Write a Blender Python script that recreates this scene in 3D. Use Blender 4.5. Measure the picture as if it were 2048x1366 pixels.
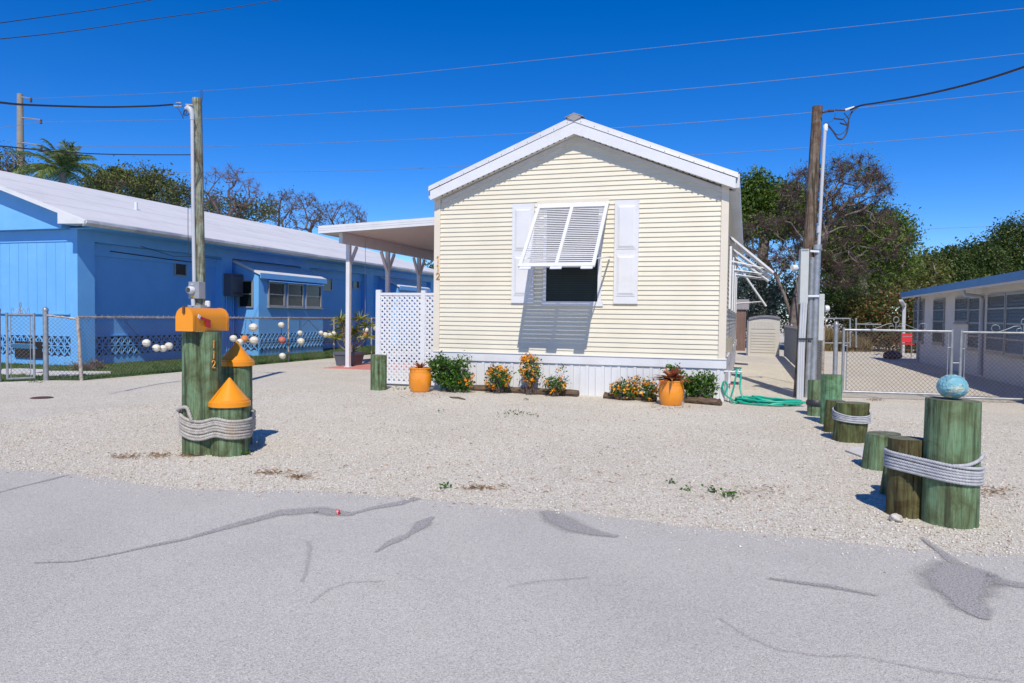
import bpy, math, random
import numpy as np
from mathutils import Vector, Matrix
from math import sin, cos, pi, atan, tan, radians, sqrt, atan2

S = bpy.context.scene
for o in list(bpy.data.objects):
    bpy.data.objects.remove(o)

# ------------------------------------------------------------------ camera
FPX = 1480.0; EYE = 1.35; YAW = radians(17.6); PITCH = atan(49 / 1480); ROLL = .013
_F0 = np.array([-sin(YAW), cos(YAW), 0]); _R0 = np.array([cos(YAW), sin(YAW), 0]); _Z = np.array([0, 0, 1.])
_F = _F0 * cos(PITCH) - _Z * sin(PITCH); _U0 = _Z * cos(PITCH) + _F0 * sin(PITCH)
_U = _U0 * cos(ROLL) - _R0 * sin(ROLL); _R = _R0 * cos(ROLL) + _U0 * sin(ROLL)
_C = np.array([0, 0, EYE])
cam_d = bpy.data.cameras.new('camera'); cam = bpy.data.objects.new('camera', cam_d)
S.collection.objects.link(cam); S.camera = cam
cam.matrix_world = Matrix(((_R[0], _U[0], -_F[0], 0), (_R[1], _U[1], -_F[1], 0), (_R[2], _U[2], -_F[2], EYE), (0, 0, 0, 1)))
cam_d.sensor_width = 36; cam_d.lens = FPX / 2048 * 36; cam_d.clip_end = 3000; cam_d.clip_start = .05

# ------------------------------------------------------------------ world, sun, exposure
SUN_EL = 48.0; SUN_AZ = 163.0            # degrees, azimuth clockwise from +Y
w = bpy.data.worlds.new("World"); S.world = w; w.use_nodes = True
nt = w.node_tree; bg = nt.nodes['Background']; bg.inputs[1].default_value = .10
sky = nt.nodes.new('ShaderNodeTexSky'); sky.sky_type = 'NISHITA'; sky.sun_disc = False
sky.sun_elevation = radians(SUN_EL); sky.sun_rotation = radians(SUN_AZ)
sky.air_density = 1.0; sky.dust_density = 0.0; sky.ozone_density = 4.0; sky.altitude = 3200
hs = nt.nodes.new('ShaderNodeHueSaturation'); hs.inputs['Saturation'].default_value = 1.36
hs.inputs['Value'].default_value = 1.48; hs.inputs['Hue'].default_value = .512
nt.links.new(sky.outputs[0], hs.inputs['Color']); nt.links.new(hs.outputs[0], bg.inputs[0])
sl = bpy.data.lights.new('sun', 'SUN'); sl.energy = 4.05; sl.angle = radians(.53); sl.color = (1, .92, .79)
so = bpy.data.objects.new('sun', sl); S.collection.objects.link(so)
_ce = cos(radians(SUN_EL))
SUND = Vector((sin(radians(SUN_AZ)) * _ce, cos(radians(SUN_AZ)) * _ce, sin(radians(SUN_EL))))
so.rotation_euler = (-SUND).to_track_quat('-Z', 'Y').to_euler(); so.location = (5, -10, 20)
S.view_settings.view_transform = 'Standard'; S.view_settings.look = 'None'
S.view_settings.exposure = 0.12; S.view_settings.gamma = 1
S.render.resolution_x = 1024; S.render.resolution_y = 683

# ------------------------------------------------------------------ measuring helpers (photo pixel -> point in the place)
def ray(x, y): return _F + _R * (x - 1024) / FPX - _U * (y - 683) / FPX
def g(x, y, z=0.): d = ray(x, y); return _C + d * ((z - EYE) / d[2])
def yp(x, y, Y): d = ray(x, y); return _C + d * (Y / d[1])
def xp(x, y, X): d = ray(x, y); return _C + d * (X / d[0])
def dep(x, y, d): return _C + ray(x, y) * d
def back(p, r):                          # centre of an upright cylinder whose near foot is p
    q = np.array([p[0], p[1]]); q = q + q / np.linalg.norm(q) * r; return (q[0], q[1])
def zat(x, y, row):
    lo, hi = -3., 40.
    for _ in range(40):
        m = (lo + hi) / 2; v = np.array([x, y, m]) - _C
        if 683 - FPX * (v @ _U) / (v @ _F) > row: lo = m
        else: hi = m
    return m

# ------------------------------------------------------------------ object helpers
COL = S.collection; WL = {}
def V(p): return Vector((float(p[0]), float(p[1]), float(p[2])))
def setp(o, label=None, cat=None, group=None, kind=None):
    if label: o['label'] = label
    if cat: o['category'] = cat
    if group: o['group'] = group
    if kind: o['kind'] = kind
    return o
def thing(name, loc, label, cat, group=None):
    o = bpy.data.objects.new(name, None); COL.objects.link(o); o.location = V(loc); o.empty_display_size = .1
    WL[o.name] = V(loc); return setp(o, label, cat, group)
def link(name, me, parent, loc):
    o = bpy.data.objects.new(name, me); COL.objects.link(o)
    if parent is not None:
        o.parent = parent; base = WL[parent.name]; WL[o.name] = base.copy()
    else:
        o.location = V(loc); WL[o.name] = V(loc)
    return o
def npmesh(name, v, f, m, parent=None, loc=(0, 0, 0), smooth=False):
    base = WL[parent.name] if parent is not None else V(loc)
    v = np.asarray(v, dtype=np.float32) - np.array(base, dtype=np.float32)
    f = np.asarray(f, dtype=np.int32); k = f.shape[1]
    me = bpy.data.meshes.new(name); me.vertices.add(len(v)); me.vertices.foreach_set('co', v.ravel())
    me.loops.add(f.size); me.loops.foreach_set('vertex_index', f.ravel())
    me.polygons.add(len(f)); me.polygons.foreach_set('loop_start', np.arange(0, f.size, k, dtype=np.int32))
    me.polygons.foreach_set('loop_total', np.full(len(f), k, dtype=np.int32))
    if smooth: me.polygons.foreach_set('use_smooth', np.ones(len(f), dtype=bool))
    me.update(calc_edges=True); me.materials.append(m)
    return link(name, me, parent, loc)
class MB:
    def __init__(s): s.v = []; s.f = []; s.sm = []
    def add(s, vs, fs, sm=False):
        n = len(s.v); s.v += [tuple(map(float, p)) for p in vs]; s.f += [tuple(i + n for i in q) for q in fs]; s.sm += [sm] * len(fs); return s
    def box(s, x0, x1, y0, y1, z0, z1):
        return s.hexa([(x0, y0, z0), (x1, y0, z0), (x1, y1, z0), (x0, y1, z0)], [(x0, y0, z1), (x1, y0, z1), (x1, y1, z1), (x0, y1, z1)])
    def hexa(s, a, b):
        return s.add(list(a) + list(b), [(3, 2, 1, 0), (4, 5, 6, 7), (0, 1, 5, 4), (1, 2, 6, 5), (2, 3, 7, 6), (3, 0, 4, 7)])
    def obox(s, c, ax, ay, az):          # centre and three half-axis vectors
        c, ax, ay, az = V(c), V(ax), V(ay), V(az)
        return s.hexa([c - ax - ay - az, c + ax - ay - az, c + ax + ay - az, c - ax + ay - az], [c - ax - ay + az, c + ax - ay + az, c + ax + ay + az, c - ax + ay + az])
    def beam(s, p0, p1, w, t, up=(0, 0, 1)):     # rectangular bar: w along side, t along up
        p0, p1 = V(p0), V(p1); d = (p1 - p0).normalized(); u = V(up); sd = d.cross(u)
        if sd.length < 1e-3: sd = d.cross(Vector((1, 0, 0)))
        sd.normalize(); u = sd.cross(d).normalized()
        a = sd * w / 2; b = u * t / 2
        return s.hexa([p0 - a - b, p0 + a - b, p0 + a + b, p0 - a + b], [p1 - a - b, p1 + a - b, p1 + a + b, p1 - a + b])
    def prism(s, pts, ext):              # polygon pts (3d) extruded by vector
        n = len(pts); e = V(ext); a = [V(p) for p in pts]; b = [p + e for p in a]
        return s.add(a + b, [tuple(range(n))[::-1], tuple(range(n, 2 * n))] + [(i, (i + 1) % n, (i + 1) % n + n, i + n) for i in range(n)])
    def quad(s, *p): return s.add(p, [tuple(range(len(p)))])
    def tube(s, pts, r, n=8, closed=False, caps=True, rf=None):
        pts = [V(p) for p in pts]; m = len(pts); rs = r if hasattr(r, '__len__') else [r] * m
        vs = []; u = None; L = 0
        for i, p in enumerate(pts):
            if closed: d = pts[(i + 1) % m] - pts[i - 1]
            else: d = pts[min(i + 1, m - 1)] - pts[max(i - 1, 0)]
            d.normalize()
            if u is None:
                u = d.cross(Vector((0, 0, 1)));
                if u.length < .05: u = d.cross(Vector((1, 0, 0)))
                u.normalize()
            u = (u - d * u.dot(d)).normalized(); w_ = d.cross(u)
            if i: L += (p - pts[i - 1]).length
            for k in range(n):
                a = 2 * pi * k / n; rr = rs[i] * (rf(a, L) if rf else 1)
                vs.append(p + (u * cos(a) + w_ * sin(a)) * rr)
        fs = []
        for i in range(m if closed else m - 1):
            j = (i + 1) % m
            for k in range(n): fs.append((i * n + k, i * n + (k + 1) % n, j * n + (k + 1) % n, j * n + k))
        s.add(vs, fs, True)
        if caps and not closed:
            s.add(vs[:n], [tuple(range(n))[::-1]]); s.add(vs[-n:], [tuple(range(n))])
        return s
    def lathe(s, prof, c, n=24, jit=None, caps=True):
        vs = []; c = V(c)
        for r, z in prof:
            for k in range(n):
                a = 2 * pi * k / n; rr = r * (jit(a, z) if jit else 1); vs.append(c + Vector((rr * cos(a), rr * sin(a), z)))
        m = len(prof)
        s.add(vs, [(i * n + k, i * n + (k + 1) % n, (i + 1) * n + (k + 1) % n, (i + 1) * n + k) for i in range(m - 1) for k in range(n)], True)
        if caps:
            s.add(vs[:n], [tuple(range(n))[::-1]]); s.add(vs[-n:], [tuple(range(n))])
        return s
    def build(s, name, m, parent=None, loc=(0, 0, 0), bevel=0):
        base = WL[parent.name] if parent is not None else V(loc)
        me = bpy.data.meshes.new(name); me.from_pydata([Vector(p) - base for p in s.v], [], s.f); me.materials.append(m)
        me.polygons.foreach_set('use_smooth', s.sm); me.update()
        o = link(name, me, parent, loc)
        if bevel:
            b = o.modifiers.new('bevel', 'BEVEL'); b.width = bevel; b.segments = 2; b.limit_method = 'ANGLE'; b.angle_limit = radians(40)
        return o
def edges_mesh(E, n=3):                  # E rows: p0 p1 r0 r1 -> many thin bars
    E = np.asarray(E, float); a = E[:, :3]; b = E[:, 3:6]; d = b - a; L = np.linalg.norm(d, axis=1, keepdims=True); d = d / np.maximum(L, 1e-9)
    h = np.where(np.abs(d[:, 2:3]) > .9, np.array([[1., 0, 0]]), np.array([[0, 0, 1.]])); u = np.cross(d, h); u /= np.linalg.norm(u, axis=1, keepdims=True); w_ = np.cross(d, u)
    vs = []
    for q, r in ((a, E[:, 6:7]), (b, E[:, 7:8])):
        for k in range(n):
            t = 2 * pi * k / n; vs.append(q + (u * cos(t) + w_ * sin(t)) * r)
    v = np.stack(vs, 1).reshape(-1, 3); i = np.arange(len(E))[:, None] * 2 * n
    f = np.concatenate([np.concatenate([i + k, i + (k + 1) % n, i + (k + 1) % n + n, i + k + n], 1) for k in range(n)], 0)
    return v, f

# ------------------------------------------------------------------ materials
def new_mat(name):
    m = bpy.data.materials.new(name); m.use_nodes = True; return m, m.node_tree, m.node_tree.nodes['Principled BSDF']
def coords(nt, stretch=(1, 1, 1), rnd=True):
    tc = nt.nodes.new('ShaderNodeTexCoord'); mp = nt.nodes.new('ShaderNodeMapping'); mp.inputs['Scale'].default_value = stretch
    nt.links.new(tc.outputs['Object'], mp.inputs[0])
    if rnd:
        oi = nt.nodes.new('ShaderNodeObjectInfo'); ml = nt.nodes.new('ShaderNodeMath'); ml.operation = 'MULTIPLY'; ml.inputs[1].default_value = 37
        nt.links.new(oi.outputs['Random'], ml.inputs[0]); nt.links.new(ml.outputs[0], mp.inputs['Location'])
    return mp.outputs[0]
def noise(nt, vec, sc, det=4, rough=.55, dist=0):
    n = nt.nodes.new('ShaderNodeTexNoise'); n.inputs['Scale'].default_value = sc; n.inputs['Detail'].default_value = det
    n.inputs['Roughness'].default_value = rough; n.inputs['Distortion'].default_value = dist; nt.links.new(vec, n.inputs['Vector']); return n.outputs['Fac']
def ramp(nt, fac, stops):
    r = nt.nodes.new('ShaderNodeValToRGB'); e = r.color_ramp.elements
    while len(e) < len(stops): e.new(.5)
    for q, (p, c) in zip(e, stops): q.position = p; q.color = (*c, 1) if len(c) == 3 else c
    nt.links.new(fac, r.inputs[0]); return r.outputs[0]
def mixc(nt, fac, a, b, mode='MIX'):
    m = nt.nodes.new('ShaderNodeMix'); m.data_type = 'RGBA'; m.blend_type = mode
    for sk, val in ((m.inputs[0], fac), (m.inputs[6], a), (m.inputs[7], b)):
        if isinstance(val, (int, float)): sk.default_value = val
        elif isinstance(val, tuple): sk.default_value = (*val, 1)
        else: nt.links.new(val, sk)
    return m.outputs[2]
def bumpn(nt, bs, h, strength, dist):
    b = nt.nodes.new('ShaderNodeBump'); b.inputs['Strength'].default_value = strength; b.inputs['Distance'].default_value = dist
    nt.links.new(h, b.inputs['Height']); nt.links.new(b.outputs[0], bs.inputs['Normal'])
def mat(name, c1, c2=None, rough=.6, sc=4, stretch=(1, 1, 1), det=5, lo=.35, hi=.65, bump=0, bsc=None, bd=.01, metal=0, spec=.5, dirt=None, dsc=1.5, dlo=.5, dhi=.75):
    m, nt, bs = new_mat(name); vec = coords(nt, stretch)
    c2 = c2 or tuple(x * .88 for x in c1)
    col = ramp(nt, noise(nt, vec, sc, det), [(lo, c2), (hi, c1)])
    if dirt:
        v2 = coords(nt); k = ramp(nt, noise(nt, v2, dsc, 7, .65), [(dlo, (0, 0, 0)), (dhi, (1, 1, 1))]); col = mixc(nt, k, col, dirt)
    nt.links.new(col, bs.inputs['Base Color']); bs.inputs['Roughness'].default_value = rough; bs.inputs['Metallic'].default_value = metal
    bs.inputs['Specular IOR Level'].default_value = spec
    if bump: bumpn(nt, bs, noise(nt, vec, bsc or sc * 3, 6), bump, bd)
    return m
def island_mat(name, stops, rough=.5, trans=.0, spec=.4):
    m, nt, bs = new_mat(name); ge = nt.nodes.new('ShaderNodeNewGeometry')
    col = ramp(nt, ge.outputs['Random Per Island'], stops); nt.links.new(col, bs.inputs['Base Color'])
    bs.inputs['Roughness'].default_value = rough; bs.inputs['Specular IOR Level'].default_value = spec
    if trans:
        t = nt.nodes.new('ShaderNodeBsdfTranslucent'); mx = nt.nodes.new('ShaderNodeMixShader'); mx.inputs[0].default_value = trans
        nt.links.new(col, t.inputs[0]); nt.links.new(bs.outputs[0], mx.inputs[1]); nt.links.new(t.outputs[0], mx.inputs[2])
        nt.links.new(mx.outputs[0], nt.nodes['Material Output'].inputs[0])
    return m

def gravel_mat():
    m, nt, bs = new_mat('gravel'); vec = coords(nt, rnd=False)
    vo = nt.nodes.new('ShaderNodeTexVoronoi'); vo.inputs['Scale'].default_value = 90; nt.links.new(vec, vo.inputs['Vector'])
    sep = nt.nodes.new('ShaderNodeSeparateColor'); nt.links.new(vo.outputs['Color'], sep.inputs[0])
    col = ramp(nt, sep.outputs[0], [(0, (.27, .24, .18)), (.1, (.50, .455, .375)), (.4, (.64, .605, .52)), (.75, (.73, .695, .605)), (1, (.81, .78, .69))])
    col = mixc(nt, ramp(nt, noise(nt, vec, .8, 6, .6), [(.35, (0, 0, 0)), (.7, (1, 1, 1))]), col, mixc(nt, 1., col, (.93, .90, .86), 'MULTIPLY'))
    col = mixc(nt, ramp(nt, noise(nt, vec, .28, 4, .6, .8), [(.40, (0, 0, 0)), (.62, (.8, .8, .8))]), col, mixc(nt, 1., col, (.90, .90, .92), 'MULTIPLY'))
    col = mixc(nt, ramp(nt, noise(nt, vec, 6, 5, .7), [(.62, (0, 0, 0)), (.8, (.5, .5, .5))]), col, (.36, .27, .20))
    nt.links.new(col, bs.inputs['Base Color']); bs.inputs['Roughness'].default_value = .9; bs.inputs['Specular IOR Level'].default_value = .2
    v2 = nt.nodes.new('ShaderNodeTexVoronoi'); v2.inputs['Scale'].default_value = 90; nt.links.new(vec, v2.inputs['Vector'])
    inv = nt.nodes.new('ShaderNodeMath'); inv.operation = 'MULTIPLY'; inv.inputs[1].default_value = -1; nt.links.new(v2.outputs['Distance'], inv.inputs[0])
    ad = nt.nodes.new('ShaderNodeMath'); ad.operation = 'MULTIPLY_ADD'; ad.inputs[1].default_value = 2.5
    nt.links.new(noise(nt, vec, 9, 3), ad.inputs[0]); nt.links.new(inv.outputs[0], ad.inputs[2])
    bumpn(nt, bs, ad.outputs[0], .75, .009); return m
def asphalt_mat(name='asphalt', dark=1.):
    m, nt, bs = new_mat(name); vec = coords(nt, rnd=False)
    vo = nt.nodes.new('ShaderNodeTexVoronoi'); vo.inputs['Scale'].default_value = 210; nt.links.new(vec, vo.inputs['Vector'])
    sep = nt.nodes.new('ShaderNodeSeparateColor'); nt.links.new(vo.outputs['Color'], sep.inputs[0])
    d = dark
    col = ramp(nt, sep.outputs[0], [(0, (.30 * d, .28 * d, .26 * d)), (.25, (.47 * d, .455 * d, .42 * d)), (.75, (.57 * d, .55 * d, .505 * d)), (1, (.74 * d, .69 * d, .62 * d))])
    col = mixc(nt, ramp(nt, noise(nt, vec, .9, 6, .6), [(.35, (.4, .4, .4)), (.65, (1, 1, 1))]), mixc(nt, 1., col, (.90, .90, .91), 'MULTIPLY'), col)
    col = mixc(nt, ramp(nt, noise(nt, vec, 45, 3, .7), [(.35, (0, 0, 0)), (.7, (.4, .4, .4))]), col, (.55 * d, .53 * d, .48 * d))
    col = mixc(nt, ramp(nt, noise(nt, vec, .33, 5, .65, 1.), [(.42, (0, 0, 0)), (.66, (.9, .9, .9))]), col, mixc(nt, 1., col, (.88, .88, .89), 'MULTIPLY'))
    col = mixc(nt, ramp(nt, noise(nt, vec, 2.6, 6, .75, .5), [(.60, (0, 0, 0)), (.78, (.55, .55, .55))]), col, mixc(nt, 1., col, (.80, .78, .76), 'MULTIPLY'))
    col = mixc(nt, ramp(nt, noise(nt, vec, 38, 2, .5), [(.70, (0, 0, 0)), (.74, (.6, .6, .6))]), col, (.26 * d, .22 * d, .19 * d))
    nt.links.new(col, bs.inputs['Base Color']); bs.inputs['Roughness'].default_value = .9; bs.inputs['Specular IOR Level'].default_value = .25
    bumpn(nt, bs, vo.outputs['Distance'], .5, .0035); return m
def wood_mat(name, stops, crack=.5, sx=26, top=False):
    m, nt, bs = new_mat(name); vec = coords(nt, (1, 1, .07)); v1 = coords(nt)
    col = ramp(nt, noise(nt, vec, sx, 8, .7, .6), stops)
    bl = ramp(nt, noise(nt, v1, 4.5, 6, .65, 1.2), [(.35, (.60, .50, .36)), (.5, (1, .98, .92)), (.68, (1.15, 1.4, 1.4))])
    col = mixc(nt, .85, col, bl, 'MULTIPLY')
    vc = coords(nt, (1, 1, .05)); cr = ramp(nt, noise(nt, vc, 15, 3, .5, .3), [(.36, (1, 1, 1)), (.385, (0, 0, 0))])
    k = mixc(nt, crack, (0, 0, 0), cr)
    col = mixc(nt, k, col, (.035, .03, .02)); nt.links.new(col, bs.inputs['Base Color'])
    bs.inputs['Roughness'].default_value = .8; bs.inputs['Specular IOR Level'].default_value = .25
    bumpn(nt, bs, noise(nt, vec, sx * 1.3, 8, .75), .5, .008); return m

M = {}
M['gravel'] = gravel_mat(); M['asphalt'] = asphalt_mat(); M['tar'] = asphalt_mat('tar_patch', .45)
M['pebble'] = island_mat('pebble', [(0, (.26, .19, .14)), (.07, (.52, .40, .31)), (.25, (.64, .59, .50)), (.8, (.76, .725, .64)), (1, (.85, .82, .74))], .9, spec=.2)
M['siding'] = mat('cream_vinyl', (.72, .678, .55), (.69, .648, .525), .45, 2, dirt=(.635, .59, .465), dsc=.9, dlo=.5, dhi=.8)
M['trim'] = mat('cream_trim', (.71, .65, .54), (.68, .62, .51), .5, 3)
M['white'] = mat('white_metal', (.70, .71, .73), (.67, .68, .70), .4, 3, dirt=(.60, .59, .58), dsc=2.2, dlo=.52, dhi=.8)
M['roofmetal'] = mat('roof_metal', (.64, .655, .68), (.57, .585, .61), .4, 6, metal=.0, dirt=(.52, .52, .50), dsc=3)
M['soffit'] = mat('soffit', (.62, .60, .57), (.57, .55, .52), .5, 4)
M['skirt'] = mat('white_skirting', (.70, .71, .72), (.66, .67, .685), .45, 2, dirt=(.58, .57, .53), dsc=1.7, dlo=.55, dhi=.85)
M['darkglass'] = mat('dark_glass', (.012, .018, .016), (.008, .012, .011), .3, 3, spec=.25)
M['glass'] = mat('grey_glass', (.045, .048, .05), (.035, .035, .04), .15, 3, spec=.6)
M['alum'] = mat('grey_aluminium', (.38, .38, .38), (.30, .30, .31), .4, 8, metal=.3)
M['galv'] = mat('galvanised', (.38, .40, .42), (.27, .29, .31), .42, 9, metal=.45, dirt=(.30, .27, .24), dsc=6, dlo=.58, dhi=.75)
M['galvrust'] = mat('weathered_galvanised', (.48, .45, .41), (.33, .29, .26), .6, 14, metal=.2, dirt=(.26, .17, .11), dsc=16, dlo=.5, dhi=.62)
M['rustwire'] = mat('rusty_wire', (.20, .13, .10), (.13, .085, .07), .7, 10)
M['greywire'] = mat('grey_wire', (.22, .20, .21), (.13, .12, .13), .6, 10, metal=.2)
M['blue'] = mat('blue_paint', (.155, .44, .84), (.14, .415, .81), .6, 2.2, bump=.15, bsc=30, bd=.004, dirt=(.19, .48, .85), dsc=1.4, dlo=.5, dhi=.8)
M['lblue'] = M['blue']
M['boardblue'] = mat('blue_boards', (.155, .44, .84), (.14, .415, .81), .6, 1, stretch=(6, 6, .3), bump=.2, bsc=8, bd=.01)
M['whiteroof'] = mat('white_roof', (.72, .72, .725), (.65, .65, .665), .6, 1.2, stretch=(1, .15, 1), dirt=(.54, .54, .55), dsc=.9, dlo=.5, dhi=.85)
M['gutter'] = mat('gutter', (.54, .55, .58), (.40, .41, .45), .4, 3, stretch=(1, .2, 1), dirt=(.70, .70, .69), dsc=.8, dlo=.5, dhi=.6)
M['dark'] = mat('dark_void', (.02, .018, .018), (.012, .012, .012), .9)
M['orange'] = mat('orange_paint', (.83, .30, .012), (.80, .28, .01), .32, 3, spec=.5)
M['orangeglaze'] = mat('orange_glaze', (.80, .29, .02), (.74, .25, .015), .16, 6, spec=.7, dirt=(.60, .20, .03), dsc=5, dlo=.6, dhi=.8, bump=.08, bsc=6)
M['slot'] = mat('slot_brown', (.13, .055, .02), rough=.6)
M['red'] = mat('red_plastic', (.55, .02, .03), rough=.4)
M['gold'] = mat('gold_paint', (.72, .32, .05), (.6, .25, .03), .4, 20)
M['brass'] = mat('brass_number', (.62, .33, .10), (.48, .24, .06), .35, 20, metal=.3)
GR = [(.30, (.035, .05, .025)), (.42, (.085, .12, .06)), (.52, (.13, .19, .105)), (.64, (.185, .27, .16)), (.8, (.27, .34, .23))]
M['pile'] = wood_mat('green_piling', GR, .55)
M['pileg'] = wood_mat('bright_green_piling', [(.30, (.05, .10, .05)), (.45, (.11, .22, .12)), (.6, (.17, .33, .19)), (.8, (.26, .42, .28))], .3)
M['pileo'] = wood_mat('olive_piling', [(.3, (.03, .03, .012)), (.45, (.07, .078, .03)), (.6, (.125, .14, .058)), (.85, (.20, .19, .09))], .8)
M['pileb'] = wood_mat('brown_piling', [(.3, (.025, .02, .01)), (.45, (.075, .06, .028)), (.6, (.125, .12, .05)), (.85, (.19, .16, .08))], 1.)
M['endgrain'] = mat('end_grain', (.20, .20, .14), (.09, .10, .06), .85, 14, bump=.4, bd=.01)
M['log'] = mat('weathered_log', (.17, .115, .075), (.06, .038, .025), .85, 5, stretch=(.6, 6, 6), bump=.6, bsc=14, bd=.015)
M['rope'] = mat('rope', (.46, .435, .40), (.32, .30, .27), .85, 30, dirt=(.42, .32, .22), dsc=4, dlo=.5, dhi=.75)
M['ropewhite'] = mat('white_rope', (.47, .48, .50), (.35, .355, .38), .85, 30)
M['pole'] = wood_mat('green_grey_pole', [(.3, (.06, .07, .05)), (.45, (.16, .17, .13)), (.6, (.30, .31, .25)), (.85, (.42, .40, .35))], .6, 30)
M['polebrown'] = wood_mat('brown_grey_pole', [(.3, (.045, .03, .022)), (.45, (.12, .085, .065)), (.6, (.20, .155, .125)), (.85, (.30, .25, .21))], .8, 34)
M['concrete'] = mat('concrete', (.30, .27, .22), (.24, .22, .18), .85, 5)
M['pvc'] = mat('white_pvc', (.50, .52, .55), (.45, .47, .50), .4, 4)
M['meter'] = mat('meter_grey', (.34, .35, .38), (.29, .30, .33), .4, 6, metal=.2)
M['paneltop'] = mat('panel_grey', (.50, .53, .52), (.46, .49, .48), .45, 5)
M['darkgrey'] = mat('dark_grey_box', (.10, .105, .13), (.085, .09, .11), .5, 5)
M['cable'] = mat('black_cable', (.03, .03, .038), rough=.5)
M['wire'] = mat('overhead_wire', (.17, .21, .32), (.14, .18, .28), .5)
M['hose'] = mat('green_hose', (.01, .42, .28), (.008, .36, .24), .35, 8)
M['buoy'] = mat('buoy_white', (.72, .70, .62), (.62, .59, .50), .7, 4, dirt=(.45, .40, .28), dsc=9, dlo=.58, dhi=.75, bump=.2)
M['buoyred'] = mat('buoy_red', (.60, .14, .10), (.50, .12, .09), .7, 8, dirt=(.70, .45, .40), dsc=9, dlo=.6, dhi=.75)
M['buoyorange'] = mat('buoy_orange', (.65, .24, .06), (.6, .2, .05), .7, 8)
M['buoyblue'] = mat('sea_blue_buoy', (.26, .52, .58), (.17, .42, .50), .75, 7, bump=1., bsc=14, bd=.05, dirt=(.68, .62, .42), dsc=8, dlo=.50, dhi=.58)
M['slab'] = mat('pink_slab', (.60, .24, .21), (.54, .21, .18), .8, 5)
M['turf'] = mat('turf', (.075, .13, .02), (.045, .085, .014), .9, 25)
M['path'] = mat('path_concrete', (.62, .60, .57), (.54, .52, .49), .85, 8)
M['blade'] = island_mat('grass_blade', [(0, (.045, .09, .012)), (.6, (.09, .16, .025)), (1, (.17, .22, .05))], .6, .3)
M['drygrass'] = island_mat('dry_grass', [(0, (.12, .10, .04)), (.5, (.26, .20, .09)), (1, (.36, .29, .15))], .7, .2)
M['potgrey'] = mat('slate_pot', (.10, .11, .14), (.085, .09, .115), .55, 5)
M['shed'] = mat('taupe_plastic', (.53, .51, .46), (.50, .48, .43), .5, 3)
M['shedroof'] = mat('shed_lid', (.22, .21, .25), (.18, .17, .21), .5, 6)
M['brown'] = mat('brown_metal', (.20, .125, .095), (.17, .105, .08), .5, 4)
M['greymetal'] = mat('grey_metal_roof', (.32, .30, .30), (.27, .25, .25), .45, 6)
M['vinylslat'] = island_mat('slat_vinyl', [(0, (.80, .79, .74)), (1, (.88, .87, .82))], .6, .65)
M['housewhite'] = mat('white_stucco', (.72, .70, .67), (.68, .66, .63), .8, 3, bump=.3, bsc=40, bd=.003)
M['bluefascia'] = mat('blue_fascia', (.08, .27, .55), (.07, .24, .50), .5, 3)
M['jal'] = mat('jalousie_glass', (.17, .185, .18), (.10, .115, .11), .25, 12, stretch=(1, 1, 5), spec=.6)
M['chairred'] = mat('chair_red', (.75, .03, .05), rough=.5)
M['navy'] = mat('navy_bag', (.015, .02, .06), rough=.6)
M['bark'] = mat('bark', (.22, .18, .15), (.12, .095, .08), .9, 6, bump=.5, bd=.02)
M['barkpale'] = mat('pale_bark', (.24, .195, .165), (.11, .085, .075), .9, 4, bump=.5, bd=.02)
M['twig'] = mat('twig', (.16, .115, .10), (.10, .075, .065), .9, 6)
M['twigred'] = mat('reddish_twig', (.19, .12, .105), (.11, .075, .07), .9, 6)
M['twigdark'] = mat('dark_reddish_twig', (.12, .075, .065), (.065, .042, .04), .9, 6)
M['leaf'] = island_mat('leaf_green', [(0, (.04, .085, .012)), (.5, (.085, .165, .02)), (.85, (.15, .22, .03)), (1, (.24, .26, .05))], .45, .3)
M['leafdark'] = island_mat('leaf_dark', [(0, (.03, .062, .015)), (.5, (.065, .115, .025)), (.85, (.12, .17, .04)), (1, (.21, .23, .07))], .42, .4)
M['leafolive'] = island_mat('leaf_olive', [(0, (.06, .09, .018)), (.5, (.11, .135, .025)), (1, (.19, .18, .05))], .5, .3)
M['leafsilver'] = island_mat('leaf_silver', [(0, (.07, .10, .07)), (.5, (.15, .19, .14)), (1, (.26, .30, .24))], .6, .2)
M['leafred'] = island_mat('leaf_red_tips', [(0, (.05, .09, .015)), (.55, (.11, .15, .03)), (.8, (.24, .14, .05)), (1, (.33, .12, .06))], .5, .3)
M['leafbush'] = island_mat('leaf_bush', [(0, (.025, .075, .010)), (.5, (.055, .15, .018)), (1, (.13, .25, .03))], .35, .3)
M['palm'] = island_mat('palm_leaf', [(0, (.06, .11, .02)), (.5, (.15, .22, .05)), (1, (.32, .34, .14))], .4, .3)
M['spiky'] = island_mat('dracaena_leaf', [(0, (.12, .16, .02)), (.5, (.24, .27, .03)), (1, (.36, .34, .07))], .45, .3)
M['flower'] = island_mat('lantana_flower', [(0, (.75, .20, .005)), (.5, (.85, .32, .01)), (1, (.90, .50, .03))], .6, .2)
M['brom'] = island_mat('bromeliad_leaf', [(0, (.30, .03, .03)), (.3, (.45, .10, .05)), (.6, (.20, .13, .02)), (1, (.60, .22, .10))], .4, .25)
M['bromdark'] = island_mat('bronze_leaf', [(0, (.14, .025, .02)), (.35, (.30, .07, .04)), (.6, (.28, .16, .05)), (1, (.60, .16, .08))], .4, .25)
M['debris'] = island_mat('dry_debris', [(0, (.10, .055, .03)), (.5, (.24, .14, .07)), (1, (.42, .26, .12))], .9)
M['rock'] = mat('coral_rock', (.66, .62, .56), (.48, .44, .38), .9, 20, bump=.8, bd=.02)
M['iron'] = mat('rusty_iron', (.10, .05, .04), (.06, .03, .025), .8, 10)

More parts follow.
